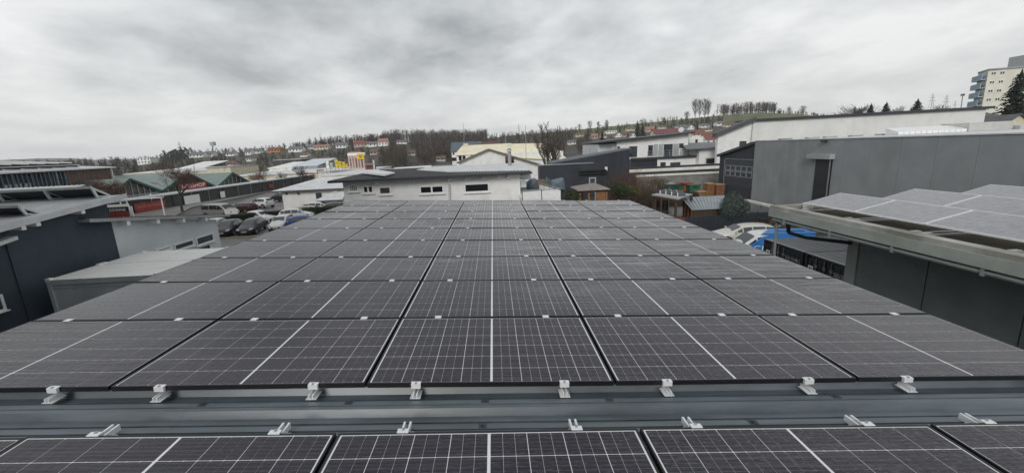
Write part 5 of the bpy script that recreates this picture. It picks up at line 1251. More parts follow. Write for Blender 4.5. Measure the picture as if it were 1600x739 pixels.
# lumber and scrap between fence and roof corner
lum = thing('lumber_stack', 'stack of dark and pale planks left of the concrete roof corner', 'lumber', atZ(1245, 335, 1)); lp = atZ(1240, 345, .8); lum.location = (lp.x, lp.y, 0); OFF[lum.name] = (Vector((lp.x, lp.y, 0)), 0)
R = random.Random(9)
for i in range(26):
    y = lp.y-1.4+(i % 7)*.42; z = .10+(i//7)*.32; x = lp.x+R.uniform(-.4, .4); b = MB(); b.bar((x-2.6, y-.3, z), (x+2.8, y+.5, z), .26, .12); b.build('plank', R.choice((wood_d, wood_d, pave, roof_grey, rubber)), lum)
wbm = thing('white_beam', 'long white beam lying across the top of the yard clutter by the grey hall', 'beam', (24, 31, 0)); p, q = atZ(1165, 313, 1.3), atZ(1218, 325, 1.3); b = MB(); b.bar(p, q, .35, .2); b.build('beam', offwhite, wbm)
for t in (.1, .5, .9): pp_ = p.lerp(q, t); b = MB(); b.box(pp_.x-.06, pp_.x+.06, pp_.y-.06, pp_.y+.06, 0, 1.19); b.build('leg', steel, wbm)

# ================================================================ grey hall, white hall
gh = thing('grey_hall', 'long grey rendered hall with one dark louvred door, right of the photo', 'building', (34, 28, 0))
wg = Wall((27, 38.6), (27, 10.5)); zt_ = 7.30
b = MB(); wg.box(b, 0, wg.len, 0, zt_, -16, -.03); b.build('wall', anthra_metal, gh)
npn = 14
for i in range(npn): b = MB(); wg.box(b, wg.len*i/npn+.006, wg.len*(i+1)/npn-.006, 0, zt_-.002, -.029, 0); b.build('wall_panel', grey_wall, gh)
b = MB(); wg.box(b, -.02, wg.len+.1, zt_+.002, zt_+.07, -16.1, .05); b.build('roof', roof_lgrey, gh)
r = wg.rpx(1269, 309, 1301.5, 249); lv = r
b = MB(); wg.box(b, r[0], r[1], 1.2, r[3], .002, .03); b.build('door_recess', black, gh)
nl_ = 30; hh = (r[3]-1.25)/nl_
dm = thing_door = b
for i in range(nl_): b = MB(); wg.box(b, r[0]+.06, r[1]-.25, 1.25+i*hh, 1.25+i*hh+hh*.7, .031, .07); b.build('louvre', anthra_metal, gh)
b = MB(); wg.box(b, r[1]-.16, r[1]-.10, 1.2, r[3], .04, .12); b.build('guide_rail', steel, gh)
r2_ = wg.rpx(1268.5, 249, 1303.5, 241); b = MB(); wg.box(b, r2_[0]-.1, r2_[1]+.1, r[3]+.01, r2_[3], .002, .42); b.build('shutter_box', roof_grey, gh)
p = wg.px(1290, 221); b = MB(); wg.box(b, p[0]-.15, p[0]+.2, p[1]-.06, p[1]+.1, .002, .3); b.build('camera_bracket', anthra_metal, gh)
# roof furniture
wr_ = fl(31)
for (x0, x1, y0, y1, m_, nm) in ((1404, 1512, 207, 199, white_pl, 'rooflight'), (1513, 1584, 204.5, 191.5, mat('grey_white_cladding', (.52, .52, .50), .7, .08, 1), 'plant_box')):
    a_, c_ = wr_.px(x0, y0), wr_.px(x1, y1); z1 = wr_.px((x0+x1)/2, y1)[1]
    if nm == 'rooflight':
        n_ = 12
        for i in range(n_):
            s0 = a_[0]+(c_[0]-a_[0])*i/n_; s1 = a_[0]+(c_[0]-a_[0])*(i+.93)/n_
            b = MB(); b.ext([wr_.at(s0, zt_+.08, 0), wr_.at(s0, zt_+.30, 0), wr_.at(s0+.55, z1+.1, -1.6), wr_.at(s0+.55, zt_+.08, -1.6)], (s1-s0, 0, 0)); b.build('rooflight', m_, gh)
    else: b = MB(); wr_.box(b, a_[0], c_[0], zt_+.08, z1+.05, -2, 0); b.build('plant_box', m_, gh)
a_ = wr_.px(1586, 200)[0]; b = MB(); wr_.box(b, a_, a_+8, zt_+.08, wr_.px(1590, 196)[1], -2, .3); b.build('rooflight', roof_lgrey, gh)
for x_ in (1230, 1272, 1300, 1340, 1382, 1452):
    q = fl(33).px(x_, 214); b = MB(); p = fl(33).at(q[0], zt_+.07, 0); b.box(p.x-.5, p.x+.5, 33, 33.4, zt_+.071, zt_+.20); b.build('roof_outlet', roof_grey, gh)
# dark gate wing
gd = thing('dark_gate_wing', 'dark wing of the grey hall with sloping roofline and glazed sectional gate', 'building', (29, 42, 0))
wd = Wall((27.02, 44.6), (27.02, 38.62)); q0, q1 = wd.px(1125, 245), wd.px(1179, 225.5)
b = MB(); wd.shape(b, [(q0[0], 0), (q0[0], q0[1]), (q1[0], q1[1]), (q1[0], 0)], -8, 0); b.build('wall', anthra, gd)
b = MB(); b.ext([wd.at(q0[0]-.2, q0[1]-.02, .3), wd.at(q1[0]+.05, q1[1]-.02, .3), wd.at(q1[0]+.05, q1[1]+.26, .3), wd.at(q0[0]-.2, q0[1]+.26, .3)], -wd.n*8.3); b.build('roof', anthra_metal, gd)
ga, gb = wd.px(1133, 266)[0], wd.px(1177, 266)[0]; zg = [wd.px(1134, 258.5)[1], wd.px(1134, 276)[1]]
gate = mat('dark_blue_gate', (.05, .06, .075), .45, .1, 1.5)
nn = 7; gz0 = wd.px(1155, 250.5)[1]
for i in range(nn): b = MB(); z0 = gz0*i/nn; wd.box(b, ga, gb, z0, z0+gz0/nn-.03, .002, .04); b.build('gate_panel', gate, gd)
rr1 = wd.px(1134, 276.5), wd.px(1178, 269.0)
cols_ = 5; z_a, z_b = wd.px(1156, 277)[1], wd.px(1156, 259)[1]
for i in range(cols_):
    for j in range(2):
        s0 = ga+.15+(gb-ga-.2)*i/cols_; s1 = ga+.15+(gb-ga-.2)*(i+1)/cols_-.04; z0 = z_a+(z_b-z_a)*j/2; z1 = z_a+(z_b-z_a)*(j+1)/2
        window(wd, gd, (s0, s1, z0+.02, z1-.02), steel, glass_d, .07, 0, False)
b = MB(); b.bar(wd.at(ga, gz0+.1, .06), wd.at(gb, gz0+.1, .06), .05, .06); b.build('gate_rail', steel, gd)
b = MB(); b.bar(wd.at(ga-.06, 0, .06), wd.at(ga-.06, gz0, .06), .06, .06); b.build('gate_rail', steel, gd)
# white hall
wh_ = thing('white_hall', 'large white hall with black roof edge rising above the grey hall', 'building', (50, 60, 0)); w = fl(54)
P0, P1, P2 = w.px(1122, 212), w.px(1178, 189.5), w.px(1541, 170)
whiteH = mat('hall_white_panel', (.80, .80, .78), .75, .04, .6, world=True, dirt=.08)
b = MB(); w.shape(b, [(P0[0], 0), P0, P1, (P1[0], 0)], -.5, 0); b.build('gable_wall', white_wall, wh_)
b = MB(); w.shape(b, [(P1[0]+.01, 0), (P1[0]+.01, P1[1]), P2, (P2[0], 0)], -4, .02); b.build('wall', whiteH, wh_)
b = MB(); b.ext([w.at(P0[0]-.5, P0[1]-.2, .5), w.at(P1[0]-.005, P1[1]+.0, .5), w.at(P1[0]-.005, P1[1]+.55, .5), w.at(P0[0]-.5, P0[1]+.35, .5)], (0, 1.1, 0)); b.build('roof', mat('hall_dark_roof', (.09, .092, .10), .6, .12, 1, world=True), wh_)
b = MB(); b.ext([w.at(P1[0], P1[1]-.02, .4), w.at(P2[0]+.8, P2[1]-.02, .4), w.at(P2[0]+.8, P2[1]+.30, .4), w.at(P1[0], P1[1]+.26, .4)], (0, 4.6, 0)); b.build('roof', anthra_metal, wh_)
r = w.rpx(1155, 229, 1166, 220.5); window(w, wh_, r, anthra_metal, glass_m, .12, 1, False)
b = MB(); p = w.px(1176, 200); b.tube(w.at(p[0]-.3, 3, .12), w.at(p[0]-.1, P1[1]-.2, .12), .06, 6); b.build('downpipe', steel, wh_)
# houses right behind it
w = fl(66)
def roofhouse(x0, x1, ye, yr, label, wm, rm, Yd, depth=10, along=True): w = fl(Yd); return prismhouse('house', label, w, w.px(x0, ye)[0], w.px(x1, ye)[0], w.px((x0+x1)/2, ye)[1], w.px((x0+x1)/2, yr)[1], depth, wm, rm, 'house', along=along)
dk = mat('dark_grey_tiles', (.11, .105, .115), .7, .15, 1, world=True)
roofhouse(1543, 1600, 194, 172, 'large house with dark grey hipped roof right of the white hall', cream, dk, 62, 12)
roofhouse(1566, 1612, 195, 180, 'small dark gable in front of the large dark roof, right edge', cream, dk, 57, 5, False)
# tower block
hr = thing('apartment_tower', 'cream high rise apartment block with blue balconies at the right edge', 'building', (146, 114, 0))
C0 = atY(1545, 110, 112); w_side = Wall((C0.x, 112), (C0.x+30, 104)); zt_ = C0.z
towM = mat('tower_cream_wall', (.74, .72, .62), .85, .05, .4, world=True, dirt=.08); blueM = mat('tower_blue_balcony', (.27, .40, .50), .6, .08, 1)
Lf = 18; bl0 = atY(1530, 108.5, 118)
wF = Wall((bl0.x, 118), (C0.x, 112)); 
v = [(C0.x, 112), (C0.x+26, 105), (C0.x+32, 122), (bl0.x+14, 127), (bl0.x+.4, 118.3)]
b = MB(); b.ext([(x, y, 0) for x, y in v], (0, 0, zt_)); b.build('wall', towM, hr)
b = MB(); b.ext([(C0.x-.3, 111.7, zt_+.002), (C0.x+26.2, 104.7, zt_+.002), (C0.x+32.2, 122.3, zt_+.002), (bl0.x+13.5, 127.3, zt_+.002), (bl0.x-.5, 117.8, zt_+.002)], (0, 0, .35)); b.build('roof', roof_grey, hr)
wS = Wall((C0.x, 112), (C0.x+26, 105))
for k in range(8):
    zf_ = zt_-2.45*(k+1)
    if zf_ < 0: break
    b = MB(); wF.box(b, -.4, wF.len-.2, zf_+.1, zf_+1.45, .9, 1.05); bc = b.build('balcony', blueM, hr)
    b = MB(); wF.box(b, -.4, wF.len-.2, zf_-.08, zf_+.09, .0, 1.05); b.build('balcony_slab', lgrey_wall, bc)
    g = MB(); wF.box(g, .4, wF.len-.8, zf_+.2, zf_+2.2, .002, .06); g.build('window', lgrey_wall, hr)
    for x_ in (1551.5, 1565):
        s = wS.px(x_, 120)[0]; window(wS, hr, (s-.6, s+.6, zf_+1.0, zf_+1.85), white_pl, glass_m, .10, 1, False)
pb_ = atY(1591, 88, 116); b = MB(); b.box(pb_.x, pb_.x+9, 112, 118, zt_+.36, pb_.z); b.build('lift_house', steel, hr)

# ================================================================ flat concrete roof with older panels, right foreground
fr = thing('flat_roof_building', 'grey green building with weathered concrete flat roof at the right edge', 'building', (20, 4, 0))
ZP = 5.3; XL = 10.15
conc = mat('weathered_concrete', (.40, .40, .37), .85, .2, 1.4, bump=.3, bscale=12, world=True, dirt=.55)
moss = mat('mossy_roof_gravel', (.20, .165, .115), .95, .4, 3.0, bump=.6, bscale=30, world=True, c2=(.075, .07, .045))
gg = mat('grey_green_cladding', (.115, .135, .13), .6, .12, 1.0, world=True, dirt=.2)
b = MB(); b.box(11.5, 30, -6, 11.5, 0, ZP-.42); b.build('wall', gg, fr)
wpn = Wall((11.5, 11.5), (11.5, -6))
for i in range(9):
    b = MB(); wpn.box(b, .35+i*1.9, .35+(i+1)*1.9-.03, .2, ZP-.46, .002, .03); b.build('cladding_panel', gg, fr)
b = MB(); wpn.box(b, -.02, .33, 0, ZP-.44, .002, .06); b.build('corner_trim', lgrey_wall if 0 else mat('green_grey_trim', (.20, .225, .21), .6, .1, 1), fr)
b = MB(); b.box(XL+.30, 30, -6, 13.1, ZP-.30, ZP-.12); b.build('roof', moss, fr)
b = MB(); b.box(XL, XL+.28, -6, 13.35, ZP-.36, ZP); b.build('parapet', conc, fr)
b = MB(); b.box(XL+.281, 30, 13.1, 13.35, ZP-.36, ZP-.002); b.build('parapet', conc, fr)
b = MB(); b.box(XL-.03, XL-.002, -6, 13.37, ZP-.40, ZP-.13); b.build('fascia', mat('pale_green_grey_fascia', (.36, .385, .36), .6, .12, 1.2, world=True, dirt=.35), fr)
b = MB(); b.box(XL+.1, XL+1.3, -6, 13.2, ZP-.50, ZP-.361); b.build('soffit', gg, fr)
b = MB(); b.tube((XL+.05, -6, ZP-.50), (XL+.05, 13.2, ZP-.50), .055, 8); b.build('gutter_pipe', mat('green_grey_pipe', (.22, .25, .235), .5, .1, 3), fr)
for i in range(7): b = MB(); y = 12.6-i*1.8; b.box(XL-.02, XL+.12, y, y+.06, ZP-.57, ZP-.41); b.build('pipe_clip', steel, fr)
hp_ = [(XL+.35, 12.9, ZP-.55), (XL+.42, 12.9, ZP-.95), (XL+.7, 12.5, ZP-1.05), (11.45, 11.4, ZP-1.0)]
hs_ = MB()
for p, q in zip(hp_, hp_[1:]): hs_.tube(p, q, .06, 8)
hs_.build('hose', black, fr)
hs_ = MB(); hs_.tube((XL+.35, 12.9, ZP-.60), (XL+1.4, 12.2, ZP-.62), .07, 8); hs_.build('hose', black, fr)
b = MB(); b.tube((XL+.12, 13.1, 0), (XL+.12, 13.1, ZP-.5), .045, 8); b.build('downpipe', mat('green_grey_pipe', (.22, .25, .235)), fr)
oldcell = mat('old_grey_solar_glass', (.29, .29, .305), .2, .12, 6, spec=.7, world=True, bump=.05, bscale=60)
lw = .98
names_r = ['parapet row', 'middle row', 'back row']
names_c = ['far end', 'second from the far end', 'third from the far end', 'fourth from the far end']
dotM = mat('pale_cell_corner', (.34, .34, .36), .4, .05, 3)
for rI, (xl, xh) in enumerate(((10.75, 11.95), (13.35, 14.55), (15.95, 17.2))):
    for cI in range(4):
        y1 = 12.55-cI*1.83; y0 = y1-1.79; zl_, zh_ = 5.48, 5.76+.02*rI
        o = thing('solar_module', 'older grey solar panel, %s, %s of the concrete roof' % (names_r[rI], names_c[cI]), 'solar panel', (xl, y0, 5.2), 0, 'older solar panels on the flat roof')
        fb_ = MB(); fb_.ext([(xl, y0, zl_), (xh, y0, zh_), (xh, y1, zh_), (xl, y1, zl_)], (0, 0, -.04)); fb_.build('frame', clampM, o); fb_ = MB(); e_ = .032; ex_ = Vector((xh-xl, 0, zh_-zl_)).normalized()*e_; fb_.ext([Vector((xl, y0+e_, zl_))+ex_, Vector((xh, y0+e_, zh_))-ex_, Vector((xh, y1-e_, zh_))-ex_, Vector((xl, y1-e_, zl_))+ex_], (0, 0, .0012)); fb_.build('backsheet', mat('aged_backsheet', (.25, .25, .27), .4, .05, 3), o)
        nx, ny = 6, 10; ux = Vector((xh-xl, 0, zh_-zl_)); base = Vector((xl, y0, zl_+.002))
        if rI < 3:
            for i in range(nx):
                for j in range(ny):
                    f0_, f1_ = .02+.96*i/nx, .02+.96*(i+.985)/nx; g0_, g1_ = .02+(1.75)*j/ny, .02+1.75*(j+.985)/ny; k_ = .012
                    A_, B_ = base+ux*f0_, base+ux*f1_; dx_ = (B_-A_).normalized()*k_; yv = Vector((0, 1, 0))
                    b = MB(); b.ext([A_+yv*g0_+dx_, B_+yv*g0_-dx_, B_+yv*(g0_+k_), B_+yv*(g1_-k_), B_+yv*g1_-dx_, A_+yv*g1_+dx_, A_+yv*(g1_-k_), A_+yv*(g0_+k_)], (0, 0, .0015))
                    if rI == 0 and cI < 3: b.build('cell', oldcell, o)
                    else:
                        if i == 0 and j == 0: acc = MB()
                        acc.add(b.v, b.f)
                        if i == nx-1 and j == ny-1: acc.build('cells', oldcell, o, kind='stuff')
        for yy in (y0+.1, y1-.1):
            b = MB(); b.bar((xl-.05, yy, 5.20), (xh, yy, 5.20), .05, .05); r_ = b.build('foot_rail', alu, o); b = MB(); b.bar((xh-.03, yy, 5.21), (xh-.03, yy, zh_-.05), .05, .04); b.build('strut', alu, r_)
            b = MB(); b.box(xl-.16, xl+.05, yy-.05, yy+.05, 5.19, 5.27); b.build('foot', alu, o)
cb = thing('cable_box', 'small white box standing on the far corner of the concrete roof', 'box', (10.6, 12.7, ZP-.1)); p = atZ(1263, 320.5, ZP+.02); b = MB(); b.box(p.x-.13, p.x+.13, p.y-.08, p.y+.08, ZP-.12, ZP+.08); b.build('housing', white_pl, cb, bev=.01); b = MB(); b.box(p.x-.14, p.x+.14, p.y-.09, p.y+.09, ZP+.081, ZP+.10); b.build('lid', white_pl, cb)
# ================================================================ town on the slopes
tile = dict(red=mat('red_clay_tiles', (.21, .085, .066), .8, .2, .8, world=True), maroon=mat('maroon_tiles', (.17, .065, .07), .75, .15, .8, world=True), pink=mat('faded_pink_tiles', (.33, .17, .145), .8, .15, .8, world=True),
            grey=mat('slate_grey_tiles', (.15, .15, .16), .75, .15, .8, world=True), brown=mat('brown_tiles', (.16, .11, .09), .8, .2, .8, world=True), pale=mat('pale_flat_roof', (.60, .60, .60), .7, .1, .8, world=True))
wallc = dict(white=white_wall, cream=cream, offwhite=offwhite, orange=mat('orange_render', (.50, .22, .07), .85, .1, .8, world=True), pinkw=mat('pink_render', (.55, .40, .36), .85, .1, .8, world=True), grey=lgrey_wall, green=mat('pale_green_render', (.46, .52, .44), .85, .1, .8, world=True))
def townhouse(px, py, wpx, hpx, wl, rf_, label, rot=0., flat=False, roofpx=None, gable=False):
    """house standing on the slope at photo point (px, py); size from its photo size at that distance"""
    p = on_ground(px, py); D = float(np.dot(np.array(p)-CAM, FW)); k = D/F
    L = wpx*k*.96; hw_ = hpx*k; dp = max(7, min(11, L*.7)); rise = (roofpx if roofpx else hpx*.8)*k
    o = thing('house', label, 'house', (p.x, p.y, p.z-.5), math.atan2(-p.x, p.y)*0+rot, 'houses on the town slopes')
    hw2 = hw_+.5; m_ = wallc[wl]; b = MB()
    x = L/2; y = dp/2
    if flat:
        b.box(-x, x, -y, y, -3, hw2); b.build('wall', m_, o, local=True); b = MB(); b.box(-x-.3, x+.3, -y-.3, y+.3, hw2+.002, hw2+.35); b.build('roof', tile[rf_], o, local=True)
    elif gable:
        b.ext([(-x, -y, -3), (-x, -y, hw2), (0, -y, hw2+rise), (x, -y, hw2), (x, -y, -3)], (0, dp*1.3, 0)); b.build('wall', m_, o, local=True)
        for s_ in (-1, 1): b = MB(); kk = rise/x; b.ext([(s_*(x+.6), -y-.6, hw2-kk*.6+.03), (0, -y-.6, hw2+rise+.03), (0, -y-.6, hw2+rise+.25), (s_*(x+.6), -y-.6, hw2-kk*.6+.25)], (0, dp*1.3+1.2, 0)); b.build('roof', tile[rf_], o, local=True)
    else:
        b.ext([(-x, -y, -3), (-x, -y, hw2), (-x, 0, hw2+rise), (-x, y, hw2), (-x, y, -3)], (L, 0, 0)); b.build('wall', m_, o, local=True)
        for s_ in (-1, 1): b = MB(); kk = rise/y; b.ext([(-x-.5, s_*(y+.6), hw2-kk*.6+.03), (-x-.5, 0, hw2+rise+.03), (-x-.5, 0, hw2+rise+.25), (-x-.5, s_*(y+.6), hw2-kk*.6+.25)], (L+1, 0, 0)); b.build('roof', tile[rf_], o, local=True)
    n = max(2, int(L/2.8)); fl_ = 2 if hw_ > 4.6 else 1
    for f_ in range(fl_):
        for i in range(n):
            xx = -x+L*(i+.5)/n; z0 = .5+.9+f_*hw_/fl_; z1 = z0+min(1.4, hw_/fl_*.5)
            g = MB(); g.box(xx-.55, xx+.55, -y-.05, -y-.002, z0, z1); g.build('window', glass_d, o, local=True)
    if not flat: b = MB(); b.box(x*.3, x*.3+.7, .2, .9, hw2+rise*.5, hw2+rise+1.0); b.build('chimney', tile['brown'], o, local=True)
    return o
TH = [
 (232, 256, 21, 9, 'white', 'pale', 'modern white flat roofed house among dark trees at far left', 0, True),
 (312, 246, 22, 4, 'white', 'grey', 'long white row house on the skyline at the left end of the town', 0),
 (331, 245, 11, 4.5, 'offwhite', 'grey', 'small pale house on the skyline right of the long white row', 0),
 (363, 244, 13, 3.5, 'white', 'grey', 'low white house below the skyline mast', 0),
 (391, 242, 9, 5, 'white', 'grey', 'white narrow house on the skyline left of the orange house', 0),
 (316, 262, 12, 4, 'cream', 'brown', 'beige house low on the left slope behind the shop roofs', 0),
 (365, 259, 10, 3.5, 'pinkw', 'brown', 'pinkish low house on the lower left slope', 0),
 (393, 252, 8, 3, 'white', 'pale', 'tiny white hut with pale roof on the left slope', 0, True),
 (404, 240, 12, 4, 'offwhite', 'grey', 'grey roofed house on the crest left of the orange one', 0),
 (432, 238, 20, 4, 'orange', 'red', 'bright orange house with red roof on the left hillside', 0),
 (465, 237.5, 21, 4.5, 'white', 'grey', 'long white house with grey roof right of the orange house', 0),
 (488, 233, 9, 4, 'grey', 'grey', 'grey house touching the wide red roofed one', 0),
 (505, 233.5, 23, 3.8, 'cream', 'pink', 'wide cream house with faded red roof on the left hillside', 0),
 (535, 231.5, 16, 4.5, 'white', 'grey', 'white house with dark roof below the start of the wood', 0),
 (563, 230, 15, 5.5, 'pinkw', 'red', 'pink house with big red roof at the wood edge', 0),
 (576, 229, 9, 4, 'cream', 'red', 'small red roofed wing beside the pink house', 0),
 (584, 229.5, 13, 4, 'white', 'grey', 'white low house between two red roofed ones', 0),
 (600, 228, 15, 6, 'white', 'pink', 'white box shaped house with faded red roof at the wood edge', 0),
 (629, 225, 16, 3.2, 'white', 'grey', 'white grey roofed house half hidden in the wood', 0),
 (586, 242, 11, 4, 'pinkw', 'brown', 'pinkish house lower on the slope below the wood', 0),
 (478, 245, 12, 3, 'offwhite', 'brown', 'low pale house on the lower slope above the long dark hall', 0),
 (556, 247, 18, 5, 'offwhite', 'pink', 'pale house behind the yellow advertising tower', 0),
 (645, 243, 12, 3.5, 'cream', 'brown', 'beige house glimpsed through the bare wood', 0),
 (690, 252, 14, 4, 'grey', 'brown', 'brown roofed house right of the wood foot', 0),
 (928, 217, 10, 4, 'pinkw', 'pink', 'pinkish house at the left end of the right town slope', 0),
 (942, 216, 9, 3.5, 'cream', 'brown', 'beige brown roofed house left of the two white gables', 0),
 (954, 209, 17, 3.5, 'white', 'pale', 'wide white house with pale flat roof below the three round trees', 0, True),
 (965, 215, 10, 3, 'white', 'grey', 'white gable facing us below the wide pale house', 0, False, 4, True),
 (976, 214, 10, 3, 'pinkw', 'red', 'small red roofed house left of the dark conifers', 0),
 (987, 215, 8, 3, 'white', 'grey', 'small white gable facing us beside the dark conifers', 0, False, 3.5, True),
 (984, 205, 12, 3, 'cream', 'brown', 'brown roofed house behind the small cypress', 0),
 (1015, 206, 15, 4, 'pinkw', 'pink', 'faded red roofed house right of the tall dark conifers', 0),
 (1040, 212, 44, 3, 'cream', 'maroon', 'very long house with maroon roof behind the modern house', 0, False, 7),
 (1034, 202, 10, 2.5, 'offwhite', 'brown', 'brown roofed house just under the meadow, left', 0),
 (1064, 202, 16, 3, 'white', 'grey', 'white house with slate roof under the round meadow tree', 0),
 (1077, 203, 10, 3, 'white', 'grey', 'white gable facing us between the slate roofs', 0, False, 4, True),
 (1099, 200, 13, 3, 'offwhite', 'grey', 'slate roofed house between the two slim cypresses', 0),
 (1104, 206, 12, 3, 'cream', 'brown', 'cream house on the upper slope right of the slim cypress', 0),
 (1123, 197, 12, 3.5, 'white', 'grey', 'white house right of the second cypress near the white hall', 0),
 (1137, 199, 12, 3, 'cream', 'brown', 'cream house next to the dark roof of the white hall', 0),
 (1088, 214, 22, 4, 'offwhite', 'red', 'house with bright red roof above the white cube', 0, False, 6),
 (1110, 226, 26, 8, 'white', 'red', 'house with red roof and tall dark windows beside the white hall', 0, False, 8),
 (905, 214, 12, 3, 'cream', 'brown', 'brown roofed house behind the big bare tree', 0),
 (893, 226, 12, 3.5, 'offwhite', 'grey', 'grey roofed low house behind the bare tree crown', 0),
]
for t in TH: townhouse(*t)
HOUSES = []
for t in TH:
    p = on_ground(t[0], t[1]); D = (p-Vector(CAM)).length; k = D/F
    HOUSES.append((math.degrees(math.atan2(p.x-CAM[0], p.y)), math.degrees(math.atan2(t[2]*k*.55, D)), math.hypot(p.x, p.y), p.z, t[3]*k))
def hides_house(x, y, z, h):
    az = math.degrees(math.atan2(x-CAM[0], y)); r = math.hypot(x-CAM[0], y)
    for a, da, rh, zh, hh in HOUSES:
        if abs(az-a) < da+.25 and r < rh+6:
            if (z+h-EYE)/r > (zh+hh*.25-EYE)/rh: return True
    return False
# ---------- commercial blocks at the foot of the left slope
def block(name, label, x0, x1, yt, yb, Yd, wm, rm, depth=14, ry=None, cat='building', rise=0.):
    w = fl(Yd); a = w.px(x0, (yt+yb)/2)[0]; c_ = w.px(x1, (yt+yb)/2)[0]; z = w.px((x0+x1)/2, yt)[1]
    o = thing(name, label, cat, w.at((a+c_)/2, 0, -depth/2)); b = MB(); w.box(b, a, c_, -1, z, -depth, 0); b.build('wall', wm, o)
    b = MB(); b.ext([w.at(a-.3, z+.003, .3), w.at(c_+.3, z+.003, .3), w.at(c_+.3, z+rise+.003, -depth), w.at(a-.3, z+rise+.003, -depth)], (0, 0, .25)); b.build('roof', rm, o)
    n = max(2, int((c_-a)/6))
    for i in range(n): s = a+(c_-a)*(i+.5)/n; b = MB(); w.box(b, s-.06, s+.06, 0, z-.05, .003, .05); b.build('wall_joint', roof_grey, o)
    return o, w, a, c_, z
block('warehouse', 'long cream warehouse behind the green greenhouses', 196, 326, 270, 290, 135, cream, roof_lgrey, 22, rise=.8)
o, w, a, c_, z = block('warehouse', 'taller cream block with orange red base stripe behind the right greenhouse', 325, 362, 262, 290, 133, cream, roof_grey, 16)
r = w.rpx(325, 273, 362, 270); b = MB(); w.box(b, r[0], r[1], r[2], r[3], .003, .06); b.build('stripe', mat('orange_red_stripe', (.42, .14, .08), .6, .1, 3), o)
o, w, a, c_, z = block('warehouse', 'warehouse with white skylight strips on its roof, left of the tall cream block', 262, 304, 268, 290, 150, offwhite, blu, 22, rise=3.2)
for i in range(6): s = a+(c_-a)*(i+.3)/6; b = MB(); b.ext([w.at(s, z+.3, 0), w.at(s+2.2, z+.3, 0), w.at(s+2.2, z+3.3, -20), w.at(s, z+3.3, -20)], (0, 0, .12)); b.build('skylight', white_pl, o)
o, w, a, c_, z = block('store', 'cream store with pale roof and bare trees in front, right of the street front', 366, 513, 273, 300, 122, cream, roof_lgrey, 24, rise=.6)
r = w.rpx(496, 271, 506, 265); b = MB(); w.box(b, r[0], r[1], r[2], r[3], .0, .3); b.build('wall_sign', red, o)
r = w.rpx(472, 280, 490, 270); b = MB(); w.box(b, r[0], r[1], r[2], r[3], .06, .8); b.build('awning', mat('awning_red', (.28, .05, .06), .6, .1, 3), o)
block('store', 'low white roofed block left part behind the cream store', 421, 457, 263, 275, 140, offwhite, mat('bright_white_roof', (.80, .80, .77), .6, .05, 1, world=True), 18, rise=1.6)
block('store', 'bluish white roofed block behind the cream store, right part', 457, 497, 260, 275, 142, mat('bluish_wall', (.30, .33, .36), .7, .1, 1, world=True), mat('bluish_white_roof', (.60, .65, .69), .5, .08, 1, world=True), 18, rise=2.2)
o, w, a, c_, z = block('dark_hall', 'long dark hall with pale roof on the lower left slope', 429, 472, 250, 262, 190, mat('charcoal_facade', (.06, .06, .062), .6, .2, 1, world=True), roof_lgrey, 14)
block('store', 'pale low block behind the yellow flags', 497, 590, 267, 276, 118, offwhite, roof_lgrey, 16)
block('carport', 'long low carport in front of the blue roofed house', 660, 716, 262, 275, 105, mat('grey_fence_wall', (.20, .20, .20), .7, .2, 1, world=True), roof_grey, 8)
# advertising tower, flags
yelM = mat('yellow_sign', (.72, .52, .03), .5, .05, 3)
at_ = thing('sign_tower', 'open pinkish frame tower carrying a yellow emblem sign in front of the wood', 'sign', atY(556, 262, 125)); w = fl(125); at_.location = (w.px(556, 250)[0]-150, 125, 0); OFF[at_.name] = (at_.location.copy(), 0)
for x in (544.5, 549, 553, 558, 562, 567): q = w.px(x, 241); b = MB(); w.box(b, q[0]-.25, q[0]+.25, 0, q[1], -.3, .2); b.build('column', wallc['pinkw'], at_)
q0, q1 = w.px(543.5, 242), w.px(570, 239.5); b = MB(); w.box(b, q0[0], q1[0], q0[1]-.4, q0[1]+.5, -.4, .3); b.build('cross_beam', white_pl, at_)
r = w.rpx(559, 249, 569, 240); b = MB(); w.box(b, r[0], r[1], r[2], r[3], .31, .55); yb_ = b.build('board', yelM, at_)
c_ = w.at((r[0]+r[1])/2, (r[2]+r[3])/2, .56); b = MB(); b.tube(c_, c_+w.n*.05, .55, 14); b.build('emblem', mat('ochre_print', (.45, .25, .02), .6, .1, 3), yb_)
for k, (x, h0, h1, m_, lb) in enumerate(((524, 262, 249, yelM, 'leftmost yellow flag'), (529, 262, 252, yelM, 'second yellow flag'), (535, 263, 253, yelM, 'third yellow flag, lower'), (539, 263, 256, yelM, 'short yellow flag at the right'), (510, 264, 252, white_pl, 'white flag left of the yellow ones'), (516, 264, 254, mat('pale_green_cloth', (.45, .55, .48), .7, .1, 3), 'pale green flag left of the yellow ones'))):
    w = fl(116); q = w.px(x, h0); t = w.px(x, h1); o = thing('flag', lb+' on its pole before the wood', 'flag', w.at(q[0], 0, 0), 0, 'shop flags')
    b = MB(); b.tube(w.at(q[0], 0, 0), w.at(q[0], t[1]+.3, 0), .06, 6); b.build('pole', steel, o)
    b = MB(); b.v = []; nn_ = 6
    for i in range(nn_+1):
        z = q[1]+(t[1]-q[1])*i/nn_; dx_ = .15*math.sin(i*1.7)
        b.v += [tuple(w.at(q[0]+.08, z, .02)), tuple(w.at(q[0]+.95+dx_*.5, z-.1, .12+dx_)), tuple(w.at(q[0]+.08, z, -.01)), tuple(w.at(q[0]+.95+dx_*.5, z-.1, .09+dx_))]
    for i in range(nn_): n = i*4; b.f += [(n, n+1, n+5, n+4), (n+2, n+6, n+7, n+3), (n, n+4, n+6, n+2), (n+1, n+3, n+7, n+5)]
    b.build('cloth', m_, o)
